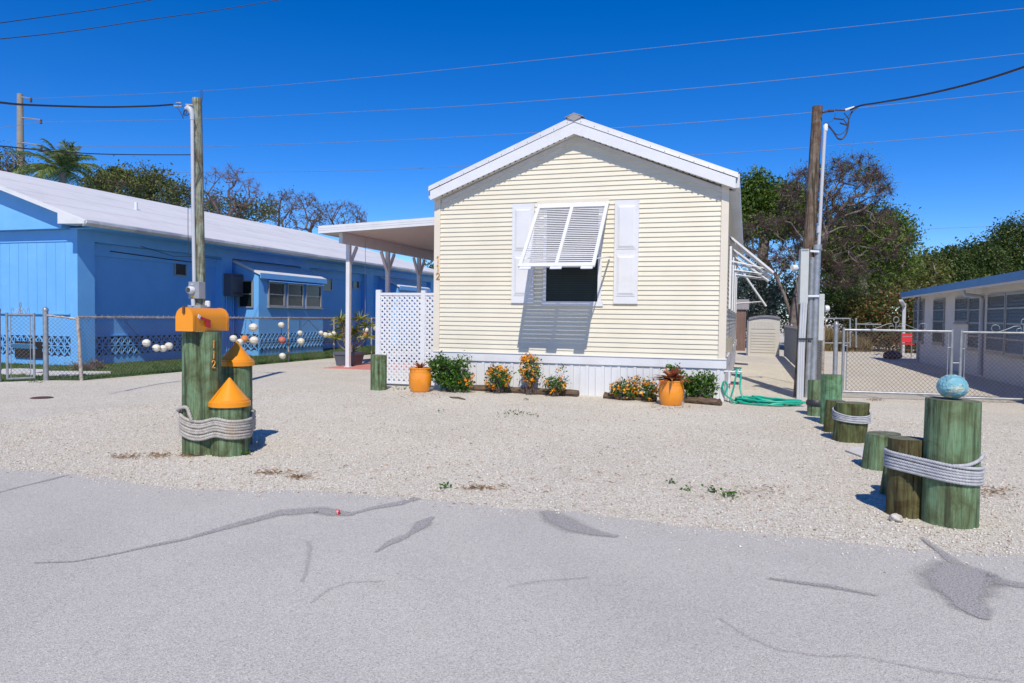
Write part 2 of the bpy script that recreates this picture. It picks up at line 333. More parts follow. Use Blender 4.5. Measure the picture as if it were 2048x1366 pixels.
# ------------------------------------------------------------------ leaf and tree helpers
def rand_frames(rng, n, upbias=0.):
    a = rng.normal(size=(n, 3)); a[:, 2] += upbias; a /= np.linalg.norm(a, axis=1, keepdims=True)
    b = rng.normal(size=(n, 3)); b -= a * (a * b).sum(1, keepdims=True); b /= np.linalg.norm(b, axis=1, keepdims=True)
    return a, b, np.cross(a, b)
def leaf_arrays(rng, c, size, width=.5, fold=.15, upbias=.0, jit=.55):
    n = len(c); a, b, k = rand_frames(rng, n, upbias); s = size * (1 + jit * rng.uniform(-1, 1, (n, 1)))
    v = np.stack([c, c + b * s * .5 + k * s * width * .5 + a * s * fold, c + b * s, c + b * s * .5 - k * s * width * .5 + a * s * fold], 1)
    i = np.arange(n)[:, None] * 4
    return v.reshape(-1, 3), np.concatenate([np.concatenate([i, i + 1, i + 2], 1), np.concatenate([i, i + 2, i + 3], 1)], 0)
def blade_arrays(rng, base, tip, width):
    d = tip - base; n = len(base); sd = np.cross(d, rng.normal(size=(n, 3))); sd /= np.maximum(np.linalg.norm(sd, axis=1, keepdims=True), 1e-9)
    w_ = width if np.ndim(width) else np.full((n, 1), width)
    mid = base + d * .5 + np.array([0, 0, 1]) * np.linalg.norm(d, axis=1, keepdims=True) * .1
    v = np.stack([base - sd * w_ * .4, base + sd * w_ * .4, mid + sd * w_ * .5, mid - sd * w_ * .5, tip], 1).reshape(-1, 3); i = np.arange(n)[:, None] * 5
    f = np.concatenate([np.concatenate([i + a for a in q], 1) for q in ((0, 1, 2), (0, 2, 3), (3, 2, 4))], 0)
    return v, f
def in_ellipsoids(rng, els, n, shell=.35):
    vol = np.array([e[1][0] * e[1][1] * e[1][2] for e in els]); pick = rng.choice(len(els), n, p=vol / vol.sum())
    d = rng.normal(size=(n, 3)); d /= np.linalg.norm(d, axis=1, keepdims=True); r = rng.uniform(shell, 1, (n, 1)) ** (1 / 2.2)
    return np.array([els[i][0] for i in pick]) + d * r * np.array([els[i][1] for i in pick])
def el(px_, py_, d, rx, ry, rd=None):    # ellipsoid from the photo: centre pixel, distance, radii in pixels
    k = d / FPX; return (dep(px_, py_, d), (rx * k, (rd or rx) * k, ry * k))
def grow(rng, stems, tips, step=.5, wob=.12, pen=.25):
    nodes = []; par = []; plen = []
    for st in stems:
        for i, p in enumerate(st):
            nodes.append(np.array(p, float)); par.append(len(nodes) - 2 if i else (-1)); plen.append(plen[-1] + np.linalg.norm(nodes[-1] - nodes[-2]) if i else 0.)
    P = np.zeros((len(nodes) + len(tips) * 40, 3)); Lp = np.zeros(len(P)); n = len(nodes); P[:n] = nodes; Lp[:n] = plen; par = list(par)
    start = P[:n].mean(0); order = np.argsort(np.linalg.norm(tips - P[n - 1], axis=1) + rng.uniform(0, .6, len(tips)))
    ends = []
    for t in order:
        T = tips[t]; dd = np.linalg.norm(P[:n] - T, axis=1); j = int(np.argmin(dd + pen * Lp[:n])); L = dd[j]; k = max(1, min(30, int(L / step)))
        prev = j; a = P[j].copy(); sag = rng.normal(size=3) * wob * L
        for i in range(1, k + 1):
            f = i / k; q = a + (T - a) * f + sag * sin(pi * f) + rng.normal(size=3) * wob * step * .6 * (i < k)
            P[n] = q; Lp[n] = Lp[prev] + np.linalg.norm(q - P[prev]); par.append(prev); prev = n; n += 1
        ends.append(prev)
    return P[:n], np.array(par), np.array(ends)
def tree(name, seed, base, tops, els, ntips, leafn, leafsize, bark, leafm, label, cat='tree', group=None, rtrunk=.16, rtip=.008, step=.5, wob=.12, spread=.35, twigs=0, twigm=None, shell=.35, width=.5, upbias=.4):
    rng = np.random.default_rng(seed); root = thing(name, base, label, cat, group); base = np.array(base, float)
    stems = []
    for t in tops:
        t = np.array(t, float); k = 5; b = rng.normal(size=3) * .08 * np.linalg.norm(t - base)
        stems.append([base + (t - base) * (i / k) + b * sin(pi * i / k) for i in range(k + 1)])
    tips = in_ellipsoids(rng, els, ntips, shell); P, par, ends = grow(rng, stems, tips, step, wob)
    cnt = np.zeros(len(P)); cnt[ends] = 1
    for i in range(len(P) - 1, 0, -1):
        if par[i] >= 0: cnt[par[i]] += max(cnt[i], .5)
    cnt = np.maximum(cnt, 1); mx = cnt.max(); ex = math.log(rtrunk / rtip) / math.log(mx + 1e-6) if mx > 1 else .5
    R = rtip * cnt ** ex; idx = np.where(par >= 0)[0]
    E = np.concatenate([P[par[idx]], P[idx], np.minimum(R[par[idx]], R[idx] * 1.6)[:, None], R[idx][:, None]], 1)
    v, f = edges_mesh(E, 5); npmesh('trunk', v, f, bark, root, smooth=True)
    if twigs:
        n = len(ends) * twigs; b = P[rng.choice(ends, n)] + rng.normal(size=(n, 3)) * .03
        # twigs leave from points all along the outer branches
        b = P[rng.choice(np.where(cnt <= 3)[0], n)]; L = rng.uniform(.25, 1., (n, 1)) * spread * 1.6
        d = rng.normal(size=(n, 3)); d[:, 2] += .3; d /= np.linalg.norm(d, axis=1, keepdims=True); m_ = b + d * L * .5; t = m_ + (d + rng.normal(size=(n, 3)) * .35) * L * .5
        rr = np.full((n, 1), rtip)
        v, f = edges_mesh(np.concatenate([np.concatenate([b, m_, rr * .8, rr * .6], 1), np.concatenate([m_, t, rr * .6, rr * .35], 1)], 0), 3)
        tw = npmesh('twigs', v, f, twigm or bark, root)
    if leafn:
        src = P[np.where(cnt <= 4)[0]]; c = src[rng.choice(len(src), leafn)] + rng.normal(size=(leafn, 3)) * spread
        v, f = leaf_arrays(rng, c, leafsize, width, upbias=upbias); npmesh('crown', v, f, leafm, root)
    return root

# ------------------------------------------------------------------ ground, road, turf
gx = [(-2, 935), (60, 940), (110, 944), (180, 955), (260, 966), (380, 978), (520, 985), (620, 983), (700, 986), (780, 992), (860, 1002), (980, 1012), (1100, 1021), (1180, 1026), (1250, 1036), (1350, 1050), (1450, 1061), (1580, 1075), (1700, 1087), (1850, 1100), (2050, 1116)]
edge = [g(*p)[:2] for p in gx]
rng = np.random.default_rng(5)
ex = []
first = edge[0] + (edge[0] - edge[3]) / np.linalg.norm(edge[0] - edge[3]) * 60; last = edge[-1] + (edge[-1] - edge[-5]) / np.linalg.norm(edge[-1] - edge[-5]) * 60
for i in range(len(edge) - 1):
    k = max(2, int(np.linalg.norm(edge[i + 1] - edge[i]) / .025))
    for j in range(k): ex.append(edge[i] + (edge[i + 1] - edge[i]) * j / k)
ex = np.array(ex); wobl = np.interp(np.arange(len(ex)), np.arange(0, len(ex) + 12, 12), rng.normal(size=len(np.arange(0, len(ex) + 12, 12))) * .03) + rng.normal(size=len(ex)) * .012
ex[:, 1] += wobl
MB().box(-600, 600, -300, 1500, -1, 0).build('ground', M['gravel']); bpy.data.objects['ground']['kind'] = 'structure'
rd = [tuple(first) + (.004,)] + [(p[0], p[1], .004) for p in ex] + [tuple(last) + (.004,), (60, -60, .004), (-60, -60, .004)]
o = MB().add(rd, [tuple(range(len(rd)))[::-1]]).build('road', M['asphalt']); o['kind'] = 'structure'
EX = ex
def edge_y(x): return np.interp(x, EX[:, 0], EX[:, 1])

def ribbon_mat():
    m, nt, bs = new_mat('tar_seal'); vec = coords(nt, rnd=False)
    at = nt.nodes.new('ShaderNodeAttribute'); at.attribute_name = 'core'
    n = noise(nt, vec, 75, 3, .8); ad = nt.nodes.new('ShaderNodeMath'); ad.operation = 'ADD'; nt.links.new(at.outputs['Fac'], ad.inputs[0]); nt.links.new(n, ad.inputs[1])
    k = ramp(nt, ad.outputs[0], [(.55, (0, 0, 0)), (.85, (.35, .35, .35)), (1.0, (.9, .9, .9))])
    tr = nt.nodes.new('ShaderNodeBsdfTransparent'); mx = nt.nodes.new('ShaderNodeMixShader')
    col = ramp(nt, noise(nt, vec, 110, 3, .7), [(.38, (.19, .185, .185)), (.58, (.50, .48, .455))]); nt.links.new(col, bs.inputs['Base Color']); bs.inputs['Roughness'].default_value = .85
    nt.links.new(k, mx.inputs[0]); nt.links.new(tr.outputs[0], mx.inputs[1]); nt.links.new(bs.outputs[0], mx.inputs[2]); nt.links.new(mx.outputs[0], nt.nodes['Material Output'].inputs[0])
    return m
M['seal'] = ribbon_mat()
RN = [0]
def ribbon(pts, wpx, amp=1.):
    RN[0] += 1            # seal on the road along photo points, width in photo pixels
    mb = MB(); core = []; P = []
    for (x, y), w_ in zip(pts, wpx): P.append((x, y, w_))
    D = []
    for i in range(len(P) - 1):
        for j in range(6):
            t = j / 6; D.append([P[i][k] * (1 - t) + P[i + 1][k] * t for k in range(3)])
    D.append(P[-1]); vs = []; fs = []
    for i, (x, y, w_) in enumerate(D):
        a = g(D[max(i - 1, 0)][0], D[max(i - 1, 0)][1]); b = g(D[min(i + 1, len(D) - 1)][0], D[min(i + 1, len(D) - 1)][1]); d = (b - a)[:2]; d /= np.linalg.norm(d); nrm = np.array([-d[1], d[0]])
        c = g(x, y); up = g(x, y - w_ / 2) - c; hw = max(abs(up[1]) * abs(nrm[1]) + w_ / 2 / FPX * c[1] * abs(nrm[0]), .012)
        for s_, cv in ((-1.3, 0), (-.45, .6), (.45, .6), (1.3, 0)): vs.append((c[0] + nrm[0] * hw * s_, c[1] + nrm[1] * hw * s_, .006 + .0005 * RN[0])); core.append(cv * amp if 0 < i < len(D) - 1 else 0)
        if i: fs += [((i - 1) * 4 + q, (i - 1) * 4 + q + 1, i * 4 + q + 1, i * 4 + q) for q in range(3)]
    mb.add(vs, fs); o = mb.build('tar_seal', M['seal']); at = o.data.attributes.new('core', 'FLOAT', 'POINT'); at.data.foreach_set('value', core); o['kind'] = 'structure'
ribbon([(-20, 991), (40, 975), (95, 962), (140, 950)], [8, 9, 14, 8], .9)
ribbon([(60, 1128), (150, 1125), (240, 1108), (290, 1096), (370, 1080), (470, 1052), (560, 1028), (640, 1021), (668, 1028), (700, 1030), (745, 1018), (800, 1008), (840, 996)], [4, 4, 6, 9, 11, 20, 20, 14, 14, 9, 9, 13, 13], .95)
ribbon([(748, 1108), (780, 1088), (812, 1074), (835, 1060), (850, 1045), (868, 1034)], [8, 20, 14, 22, 26, 10])
ribbon([(1092, 1022), (1115, 1040), (1150, 1058), (1190, 1068), (1240, 1076)], [12, 22, 20, 12, 5], .9)
ribbon([(1530, 1158), (1600, 1168), (1650, 1174), (1700, 1183), (1760, 1195)], [5, 7, 9, 7, 4], .8)
ribbon([(1840, 1075), (1880, 1105), (1925, 1140), (1965, 1160), (2010, 1168), (2070, 1178)], [5, 12, 26, 30, 14, 12], .9)
ribbon([(1925, 1130), (1915, 1165), (1920, 1190), (1938, 1215), (1975, 1245)], [40, 75, 75, 55, 10], 1.05)
ribbon([(1430, 1235), (1500, 1280), (1560, 1304), (1640, 1316), (1720, 1316), (1860, 1345), (2040, 1370)], [4, 4, 5, 5, 4, 6, 6], .42)
ribbon([(600, 1170), (610, 1155), (620, 1100), (615, 1082)], [5, 5, 5, 5], .42)
ribbon([(1010, 1177), (1080, 1165), (1130, 1162), (1180, 1158)], [4, 4, 4, 4], .42)
ribbon([(620, 1210), (660, 1180), (700, 1168), (780, 1165)], [4, 4, 4, 4], .42)

# pebbles: loose gravel on the ground and spilling over the road edge
def pebbles():
    rng = np.random.default_rng(11); n = 330000
    x = rng.uniform(-8.5, 4.5, n); y = rng.uniform(4.3, 11.5, n); ye = edge_y(x); dy = y - ye
    keep = (dy > 0) & (rng.uniform(0, 1, n) < np.clip(1.35 - (y - 4.5) / 7.5, .2, 1))
    spill = (dy <= 0) & (rng.uniform(0, 1, n) < .8 * np.exp(dy / .09)) | (dy <= 0) & (rng.uniform(0, 1, n) < .02 * np.exp(dy / .6) * (x > -1))
    inv = (x - 0) * _R0[0] + y * _R0[1]; fw = x * _F0[0] + y * _F0[1]; keep = (keep | spill) & (np.abs(inv / fw) < .75)
    x = x[keep]; y = y[keep]; on = (y - edge_y(x)) < 0; n = len(x); s = rng.gamma(3., .00145, n).clip(.0025, .012)
    base = np.array([[1, 0, 0], [0, 1, 0], [-1, 0, 0], [0, -1, 0], [0, 0, 1], [0, 0, -.6]], float)
    sc = np.stack([s * rng.uniform(.8, 1.4, n), s * rng.uniform(.7, 1.2, n), s * rng.uniform(.45, .8, n)], 1)
    v = base[None] * sc[:, None, :] * rng.uniform(.75, 1.2, (n, 6, 1)); a = rng.uniform(0, 6.3, n); ca, sa = np.cos(a)[:, None], np.sin(a)[:, None]
    X = v[..., 0] * ca - v[..., 1] * sa; Y = v[..., 0] * sa + v[..., 1] * ca
    v = np.stack([X + x[:, None], Y + y[:, None], v[..., 2] + (s * .25 + on * .004)[:, None]], 2).reshape(-1, 3)
    f0 = np.array([[0, 1, 4], [1, 2, 4], [2, 3, 4], [3, 0, 4], [1, 0, 5], [2, 1, 5], [3, 2, 5], [0, 3, 5]])
    f = (np.arange(n)[:, None, None] * 6 + f0[None]).reshape(-1, 3)
    o = npmesh('loose_gravel', v, f, M['pebble']); setp(o, 'pale loose gravel stones covering the front yard and spilling onto the road', 'gravel', kind='stuff')
pebbles()

FX = -12.35                              # fence line on the left; the blue building stands at BX
BX = -15.6; BY = 14.04; RX = BX - .25
gA, gB, gC = g(5, 764), g(92, 761), g(163, 761)
turf = [(-40, 12.2), (-14.2, 10.1), (gA[0], gA[1] + .05), (gB[0], gB[1] + .05), (gC[0] + .02, gC[1]), (FX + .1, 15), (FX + .12, 20), (FX + .05, 28), (FX, 40), (-15.5, 40), (-40, 40)]
o = MB().add([(x, y, .006) for x, y in turf], [tuple(range(len(turf)))]).build('turf', M['turf']); o['kind'] = 'structure'
def pip(x, y, poly):
    ins = np.zeros(len(x), bool); n = len(poly)
    for i in range(n):
        x0, y0 = poly[i]; x1, y1 = poly[(i + 1) % n]
        c = ((y0 > y) != (y1 > y)) & (x < (x1 - x0) * (y - y0) / (y1 - y0 + 1e-12) + x0); ins ^= c
    return ins
rng = np.random.default_rng(8); n = 70000
x = rng.uniform(-20, -12, n); y = rng.uniform(10, 38, n); k = pip(x, y, turf) & ((x > BX - .05) | (y < BY)); 
pads = [[g(*p, .01) for p in q] for q in (((0, 745), (5, 740), (42, 739), (88, 741), (85, 748), (0, 749)), ((52, 750), (100, 744), (222, 745), (222, 747), (135, 752)))]
for q in pads: k &= ~pip(x, y, [(a[0], a[1]) for a in q])
x = x[k]; y = y[k]; b = np.stack([x, y, np.zeros(len(x))], 1); h = rng.uniform(.02, .055, (len(x), 1)); t = b + np.concatenate([rng.normal(size=(len(x), 2)) * .015, h], 1)
v, f = blade_arrays(rng, b, t, .012); setp(npmesh('grass', v, f, M['blade']), 'short green grass strip between the chain link fence and the blue building', 'grass', kind='stuff')
mb = MB()
for q in pads: mb.prism([(a[0], a[1], .007) for a in q], (0, 0, .03))
o = mb.build('path', M['path']); o['kind'] = 'structure'
sl0 = g(646, 736.5)
o = MB().box(sl0[0], -5.6, sl0[1], 30, -.05, .012).build('patio_slab', M['slab']); o['kind'] = 'structure'

# ------------------------------------------------------------------ the cream house
HY = 12.68; HL, HR = -5.53, -.345; HB = 25.4; ZB = .695
EZ, PZ, PXX = 3.70, 4.79, -2.89; SLP = (PZ - EZ) / 2.67
house = thing('cream_house', (PXX, HY, 0), 'cream vinyl sided mobile home with a white gabled metal roof facing the road', 'house')
MB().box(HL + .02, HR - .02, HY + .06, HB, .3, 3.60).build('wall_core', M['trim'], house)
def ztop(x): return PZ - .30 - abs(x - PXX) * SLP
H = lambda x, y, o_=0.: yp(x, y, HY - o_)
WX0, WX1 = H(1089, 560)[0], H(1200, 560)[0]; WZ0, WZ1 = 1.60, 3.28
mb = MB(); course = .0815; z = ZB; i = 0
while z < PZ - .31:
    z1 = min(z + course, PZ - .301); xs = []
    lim = lambda zz: max(0.0, (PZ - .30 - zz) / SLP)
    for zz in (z, z1):
        xs.append((max(HL + .09, PXX - lim(zz)), min(HR - .09, PXX + lim(zz))))
    segs = [(xs[0][0], xs[0][1], xs[1][0], xs[1][1])]
    if z1 > WZ0 and z < WZ1: segs = [(xs[0][0], WX0 - .02, xs[1][0], WX0 - .02), (WX1 + .02, xs[0][1], WX1 + .02, xs[1][1])]
    for a0, a1, b0, b1 in segs:
        y0, y1 = HY - .020, HY - .002
        mb.quad((a0, y0, z), (a1, y0, z), (a1, y0 + .003, z + .012), (a0, y0 + .003, z + .012))
        mb.quad((a0, y0 + .003, z + .012), (a1, y0 + .003, z + .012), (b1, y1, z1), (b0, y1, z1))
        mb.quad((a1, y1, z), (a1, y0, z), (a0, y0, z), (a0, y1, z))
    z += course; i += 1
fs = mb.build('front_siding', M['siding'], house)
MB().prism([(HL + .03, HY + .0, .62), (HR - .03, HY + .0, .62), (HR - .03, HY, 3.5), (PXX, HY, PZ - .27), (HL + .03, HY, 3.5)], (0, .055, 0)).build('front_wall', M['trim'], house)
# right and left side siding
for nm, X, sg in (('side_siding', HR, 1), ('side_siding', HL, -1)):
    mb = MB(); z = ZB
    while z < 3.6:
        z1 = z + course; xo, xi = X + sg * .010, X - sg * .006
        mb.quad((xo, HY + .04, z), (xo, HB, z), (xi, HB, z1), (xi, HY + .04, z1)); mb.quad((xi, HY + .04, z), (xi, HB, z), (xo, HB, z), (xo, HY + .04, z)); z = z1
    mb.build(nm, M['siding'], house)
# corner boards
for x0, x1 in ((HL - .02, HL + .10), (HR - .10, HR + .02)):
    MB().box(x0, x1, HY - .034, HY + .08, ZB - .03, 3.56).build('corner_board', M['trim'], house, bevel=.006)
# skirt board and ribbed skirting
mb = MB().box(HL - .01, HR + .035, HY - .045, HY + .02, .545, .690).box(HL - .01, HR + .04, HY - .06, HY - .0, .690, .700)
mb.box(HR - .0, HR + .035, HY + .02, HB, .545, .70); mb.build('skirt_board', M['white'], house)
mb = MB(); x = HL + .02; k = 0
while x < HR:
    wv = (.10, .055, .10, .02)[k % 4]; off = (0, .012, 0, .012)[k % 4]; x2 = min(x + wv, HR + .01)
    mb.box(x, x2 - .003, HY - .012 - off, HY + .03, 0, .55); x = x2; k += 1
mb.box(HR - .02, HR + .01, HY - .0, HB, 0, .55); mb.box(HL, HL + .02, HY, HB, 0, .55)
mb.build('skirting', M['skirt'], house)
# roof: panels, ridge cap, fascia and soffit
YF = HY - .215; ov = .02
def rp(x, dz=0.): return (x, EZ + dz + (2.67 - abs(x - PXX)) * SLP)
mb = MB()
for sgn in (-1, 1):
    xe = PXX + sgn * 2.69; n = 18
    for j in range(40):                                # ribbed metal sheets
        y0 = YF + j * .34
        if y0 > HB + .2: break
        y1 = min(y0 + .34, HB + .3)
        mb.hexa([(PXX, y0, PZ - .03), (xe, y0, EZ - .04), (xe, y1, EZ - .04), (PXX, y1, PZ - .03)], [(PXX, y0, PZ - .005), (xe, y0, EZ - .012), (xe, y1, EZ - .012), (PXX, y1, PZ - .005)])
        mb.hexa([(PXX, y0 + .01, PZ - .01), (xe, y0 + .01, EZ - .018), (xe, y0 + .05, EZ - .018), (PXX, y0 + .05, PZ - .01)], [(PXX, y0 + .018, PZ + .012), (xe, y0 + .018, EZ + .006), (xe, y0 + .042, EZ + .006), (PXX, y0 + .042, PZ + .012)])
mb.build('roof', M['roofmetal'], house)
mb = MB()
for sgn in (-1, 1):                                    # upper flashing strip with screws
    xe = PXX + sgn * 2.70; a = (PXX, PZ + .012); b = (xe, EZ + .012)
    mb.hexa([(a[0], YF - .012, a[1] - .105), (b[0], YF - .012, b[1] - .085), (b[0], YF + .05, b[1] - .085), (a[0], YF + .05, a[1] - .105)], [(a[0], YF + .004, a[1]), (b[0], YF + .004, b[1]), (b[0], YF + .06, b[1]), (a[0], YF + .06, a[1])])
for sgn in (-1, 1):
    for j in range(11):
        t = (j + .5) / 11; x = PXX + sgn * 2.6 * t; zz = PZ - .045 - 2.6 * t * SLP
        mb.lathe([(.006, -.006), (.008, 0), (.004, .008)], (x, YF - .018, zz), 6)
mb.build('rake_flashing', M['roofmetal'], house)
mb = MB()
for sgn in (-1, 1):
    xe = PXX + sgn * 2.665; a = (PXX, PZ - .095); b = (xe, EZ - .075)
    mb.hexa([(a[0], YF, a[1] - .20), (b[0], YF, b[1] - .165), (b[0], YF + .022, b[1] - .165), (a[0], YF + .022, a[1] - .20)], [(a[0], YF, a[1]), (b[0], YF, b[1]), (b[0], YF + .022, b[1]), (a[0], YF + .022, a[1])])
mb.build('fascia_board', M['white'], house)
mb = MB()
for sgn in (-1, 1):
    xe = PXX + sgn * 2.65; a = (PXX, PZ - .27); b = (xe, EZ - .22)
    mb.hexa([(a[0], YF + .022, a[1] - .01), (b[0], YF + .022, b[1] - .01), (b[0], HY + .03, b[1] - .01), (a[0], HY + .03, a[1] - .01)], [(a[0], YF + .022, a[1]), (b[0], YF + .022, b[1]), (b[0], HY + .03, b[1]), (a[0], HY + .03, a[1])])
    # frieze strip under the soffit
    mb.hexa([(a[0], HY - .03, a[1] - .085), (PXX + sgn * 2.5, HY - .03, PZ - .30 - 2.5 * SLP - .055), (PXX + sgn * 2.5, HY, PZ - .30 - 2.5 * SLP - .055), (a[0], HY, a[1] - .085)], [(a[0], HY - .03, a[1] - .011), (PXX + sgn * 2.5, HY - .03, PZ - .28 - 2.5 * SLP), (PXX + sgn * 2.5, HY, PZ - .28 - 2.5 * SLP), (a[0], HY, a[1] - .011)])
mb.build('soffit', M['soffit'], house)
mb = MB()
for sgn in (-1, 1):                                    # dark weep gaps along the fascia's lower edge
    for j in range(24):
        t = .06 + j * .038; x = PXX + sgn * 2.6 * t; zz = PZ - .297 - 2.6 * t * (SLP - .012)
        mb.obox((x, YF + .006, zz), (.014, 0, -sgn * .014 * SLP), (0, .008, 0), (0, 0, .006))
mb.build('vent_gaps', M['dark'], house)
mb = MB()
for sgn in (-1, 1):
    a = [(PXX, YF - .03, PZ + .055), (PXX + sgn * .16, YF - .03, PZ - .012), (PXX + sgn * .16, YF - .03, PZ - .02), (PXX, YF - .03, PZ + .035)]
    mb.prism(a, (0, HB - YF + .3, 0))
mb.prism([(PXX, YF - .028, PZ + .04), (PXX - .13, YF - .028, PZ - .025), (PXX, YF - .028, PZ - .085), (PXX + .13, YF - .028, PZ - .025)], (0, .014, 0))
mb.build('ridge_cap', M['greymetal'], house)
mb = MB(); xe = PXX + 2.69                             # right eave board with downturned gutter edge
mb.box(xe - .03, xe + .035, YF + .06, HB + .3, EZ - .22, EZ - .0); mb.box(HR + .01, xe - .03, HY + .08, HB, EZ - .24, EZ - .22)
mb.box(PXX - 2.72, PXX - 2.66, YF + .06, HB + .3, EZ - .20, EZ - .0)
mb.build('eave_board', M['roofmetal'], house)
# the front window
win = MB()
x0, x1, z0, z1 = WX0, WX1, WZ0, WZ1
win.box(x0 - .02, x0 + .035, HY - .03, HY + .03, z0, z1).box(x1 - .035, x1 + .03, HY - .03, HY + .03, z0, z1).box(x0 - .03, x1 + .04, HY - .034, HY + .03, z1 - .04, z1 + .03).box(x0 - .035, x1 + .06, HY - .040, HY + .03, z0 - .045, z0 + .035)
win.box(x0 + .05, x1 - .05, HY - .018, HY + .02, 2.43, 2.48)
wf = win.build('window', M['white'], house)
MB().box(x0 + .035, x1 - .035, HY - .006, HY + .0, z0 + .035, z1 - .03).build('pane', M['darkglass'], wf)
mb = MB()
for j in range(22): mb.box(x0 + .08, x1 - .08, HY - .0095, HY - .0065, z0 + .09 + j * .04, z0 + .093 + j * .04)
mb.build('blind', mat('dark_blind', (.022, .034, .03), rough=.5), wf)
# wooden header strip above the shutter
MB().box(-3.58, -2.30, HY - .028, HY + .0, 3.33, 3.41).build('header_strip', M['trim'], house)
# raised panel side shutters
for (xa, xb) in ((H(1025, 500)[0], H(1069, 500)[0]), (H(1229, 500)[0], H(1277.5, 500)[0])):
    za, zb = 1.60, 3.36; mb = MB().box(xa, xb, HY - .045, HY - .012, za, zb); fr = .045; zm = za + (zb - za) * .50
    for q0, q1 in ((za + .13, zm - .04), (zm + .05, zb - .07)):
        mb.box(xa + fr, xb - fr, HY - .052, HY - .044, q0, q1)
    sh = mb.build('side_shutter', M['white'], house, bevel=.003)
    mb = MB()
    for q0, q1 in ((za + .13, zm - .04), (zm + .05, zb - .07)):
        a = fr + .012; mb.box(xa + a - .004, xb - a + .004, HY - .0535, HY - .0515, q0 + .008, q0 + .012 + .004)
        mb.hexa([(xa + a, HY - .052, q0 + .02), (xb - a, HY - .052, q0 + .02), (xb - a, HY - .052, q1 - .02), (xa + a, HY - .052, q1 - .02)], [(xa + a + .035, HY - .066, q0 + .055), (xb - a - .035, HY - .066, q0 + .055), (xb - a - .035, HY - .066, q1 - .055), (xa + a + .035, HY - .066, q1 - .055)])
    mb.build('raised_panel', M['white'], sh)
# propped louvred storm shutter
def louvre(root, origin, ux, out, width, length, ang, name, tabs=True, nl=30, arms=True):
    # origin: top left hinge, ux: along the wall, out: away from the wall
    o = V(origin); ux = V(ux); out = V(out); dn = Vector((0, 0, -1)); L = (out * sin(ang) + dn * cos(ang)); N = (out * cos(ang) + Vector((0, 0, 1)) * sin(ang))
    mb = MB(); fw = .055
    def bar(u0, u1, l0, l1, t0=-.012, t1=.022): 
        c = o + ux * (u0 + u1) / 2 + L * (l0 + l1) / 2 + N * (t0 + t1) / 2
        mb.obox(c, ux * (u1 - u0) / 2, L * (l1 - l0) / 2, N * (t1 - t0) / 2)
    bar(0, fw, 0, length); bar(width - fw, width, 0, length); bar(width / 2 - fw / 2, width / 2 + fw / 2, 0, length)
    bar(fw, width - fw, 0, .07, -.010, .021); bar(fw, width - fw, length - .07, length, -.010, .021); bar(-.01, width + .01, -.07, -.002, -.0, .012)
    if tabs:
        for t in (.03, width / 2 - .09, width - .22): bar(t, t + .19, length + .001, length + .055, .0, .012)
    if tabs:
        for j in range(7): mb.lathe([(.007, -.004), (.009, 0), (.004, .006)], o + ux * (.06 + j * (width - .12) / 6) - L * .035 + N * .018, 6)
    p = mb.build(name, M['white'], root)
    mb = MB(); sp = (length - .16) / nl
    for j in range(nl):
        l = .09 + (j + .5) * sp
        for u0, u1 in ((fw + .002, width / 2 - fw / 2 - .002), (width / 2 + fw / 2 + .002, width - fw - .002)):
            c = o + ux * (u0 + u1) / 2 + L * l + N * .004; a = (L * cos(.36) + N * sin(.36)); b = (N * cos(.36) - L * sin(.36))
            mb.obox(c, ux * (u1 - u0) / 2, a * sp * .462, b * .0022)
    mb.build('louvres', M['white'], p)
    if arms:
        for u in arms:
            mb = MB(); e = o + ux * u[0] + L * length * .88 - N * .01; wp = o + ux * u[1]; wp.z = o.z + u[2]
            mb.tube([e, e + (wp - e) * .45], .011, 6); mb.tube([e + (wp - e) * .45, wp], .016, 6)
            mb.build('prop_arm', M['white'], p)
    return p
ANG = atan2(1.12, 1.14)
louvre(house, (-3.56, HY - .06, 3.30), (1, 0, 0), (0, -1, 0), 1.26, 1.60, ANG, 'storm_shutter', arms=[(1.22, 1.29, -.89), (.04, -.03, -.89)])
# side shutters propped off the right wall
for yy, zt, ln, wd, an in ((HY + 1.5, zat(HR, HY + 1.5, 476), .98, .7, .86), (HY + 4.0, zat(HR, HY + 4.0, 500), .96, .7, .92), (HY + 6.6, zat(HR, HY + 6.6, 515), .98, .7, .94)):
    louvre(house, (HR + .04, yy + wd, zt), (0, -1, 0), (1, 0, 0), wd, ln, an, 'side_storm_shutter', tabs=False, nl=20, arms=[(.04, .04, -.42), (wd - .04, wd - .04, -.42)])
louvre(house, (HR + .04, HY + 9.9, zat(HR, HY + 9, 528)), (0, -1, 0), (1, 0, 0), .9, 1.42, .60, 'side_storm_shutter', tabs=False, nl=22, arms=[(.04, .04, -1.1), (.86, .86, -1.1)])
for yy in (HY + 1.5, HY + 4.0, HY + 6.6, HY + 9): MB().box(HR + .012, HR + .05, yy - .0, yy + .95, 1.55, 2.7).build('side_window', M['white'], house)
# house number on the corner board
def numeral(k, c, h, r, n, depth, right=(1, 0, 0), fw=1.):
    c = V(c); rt = V(right)
    if k == '1': P = [(-.14, .30), (.06, .5), (.06, -.5)]
    else: P = [(-.24, .26), (-.18, .42), (0, .5), (.18, .42), (.24, .24), (.16, .04), (-.04, -.2), (-.24, -.44), (-.06, -.36), (.10, -.46), (.26, -.36)]
    return [c + rt * (x * h * fw) + Vector((0, 0, z * h)) for x, z in P]
for k, (cx, cy) in zip('112', ((875.3, 519), (875.3, 536), (875.8, 552.5))):
    c = yp(cx, cy, HY - .045); mb = MB().tube(numeral(k, c, .125, .008, 6, .01), .0085, 6, rf=None)
    mb.build('house_number', M['brass'], house)
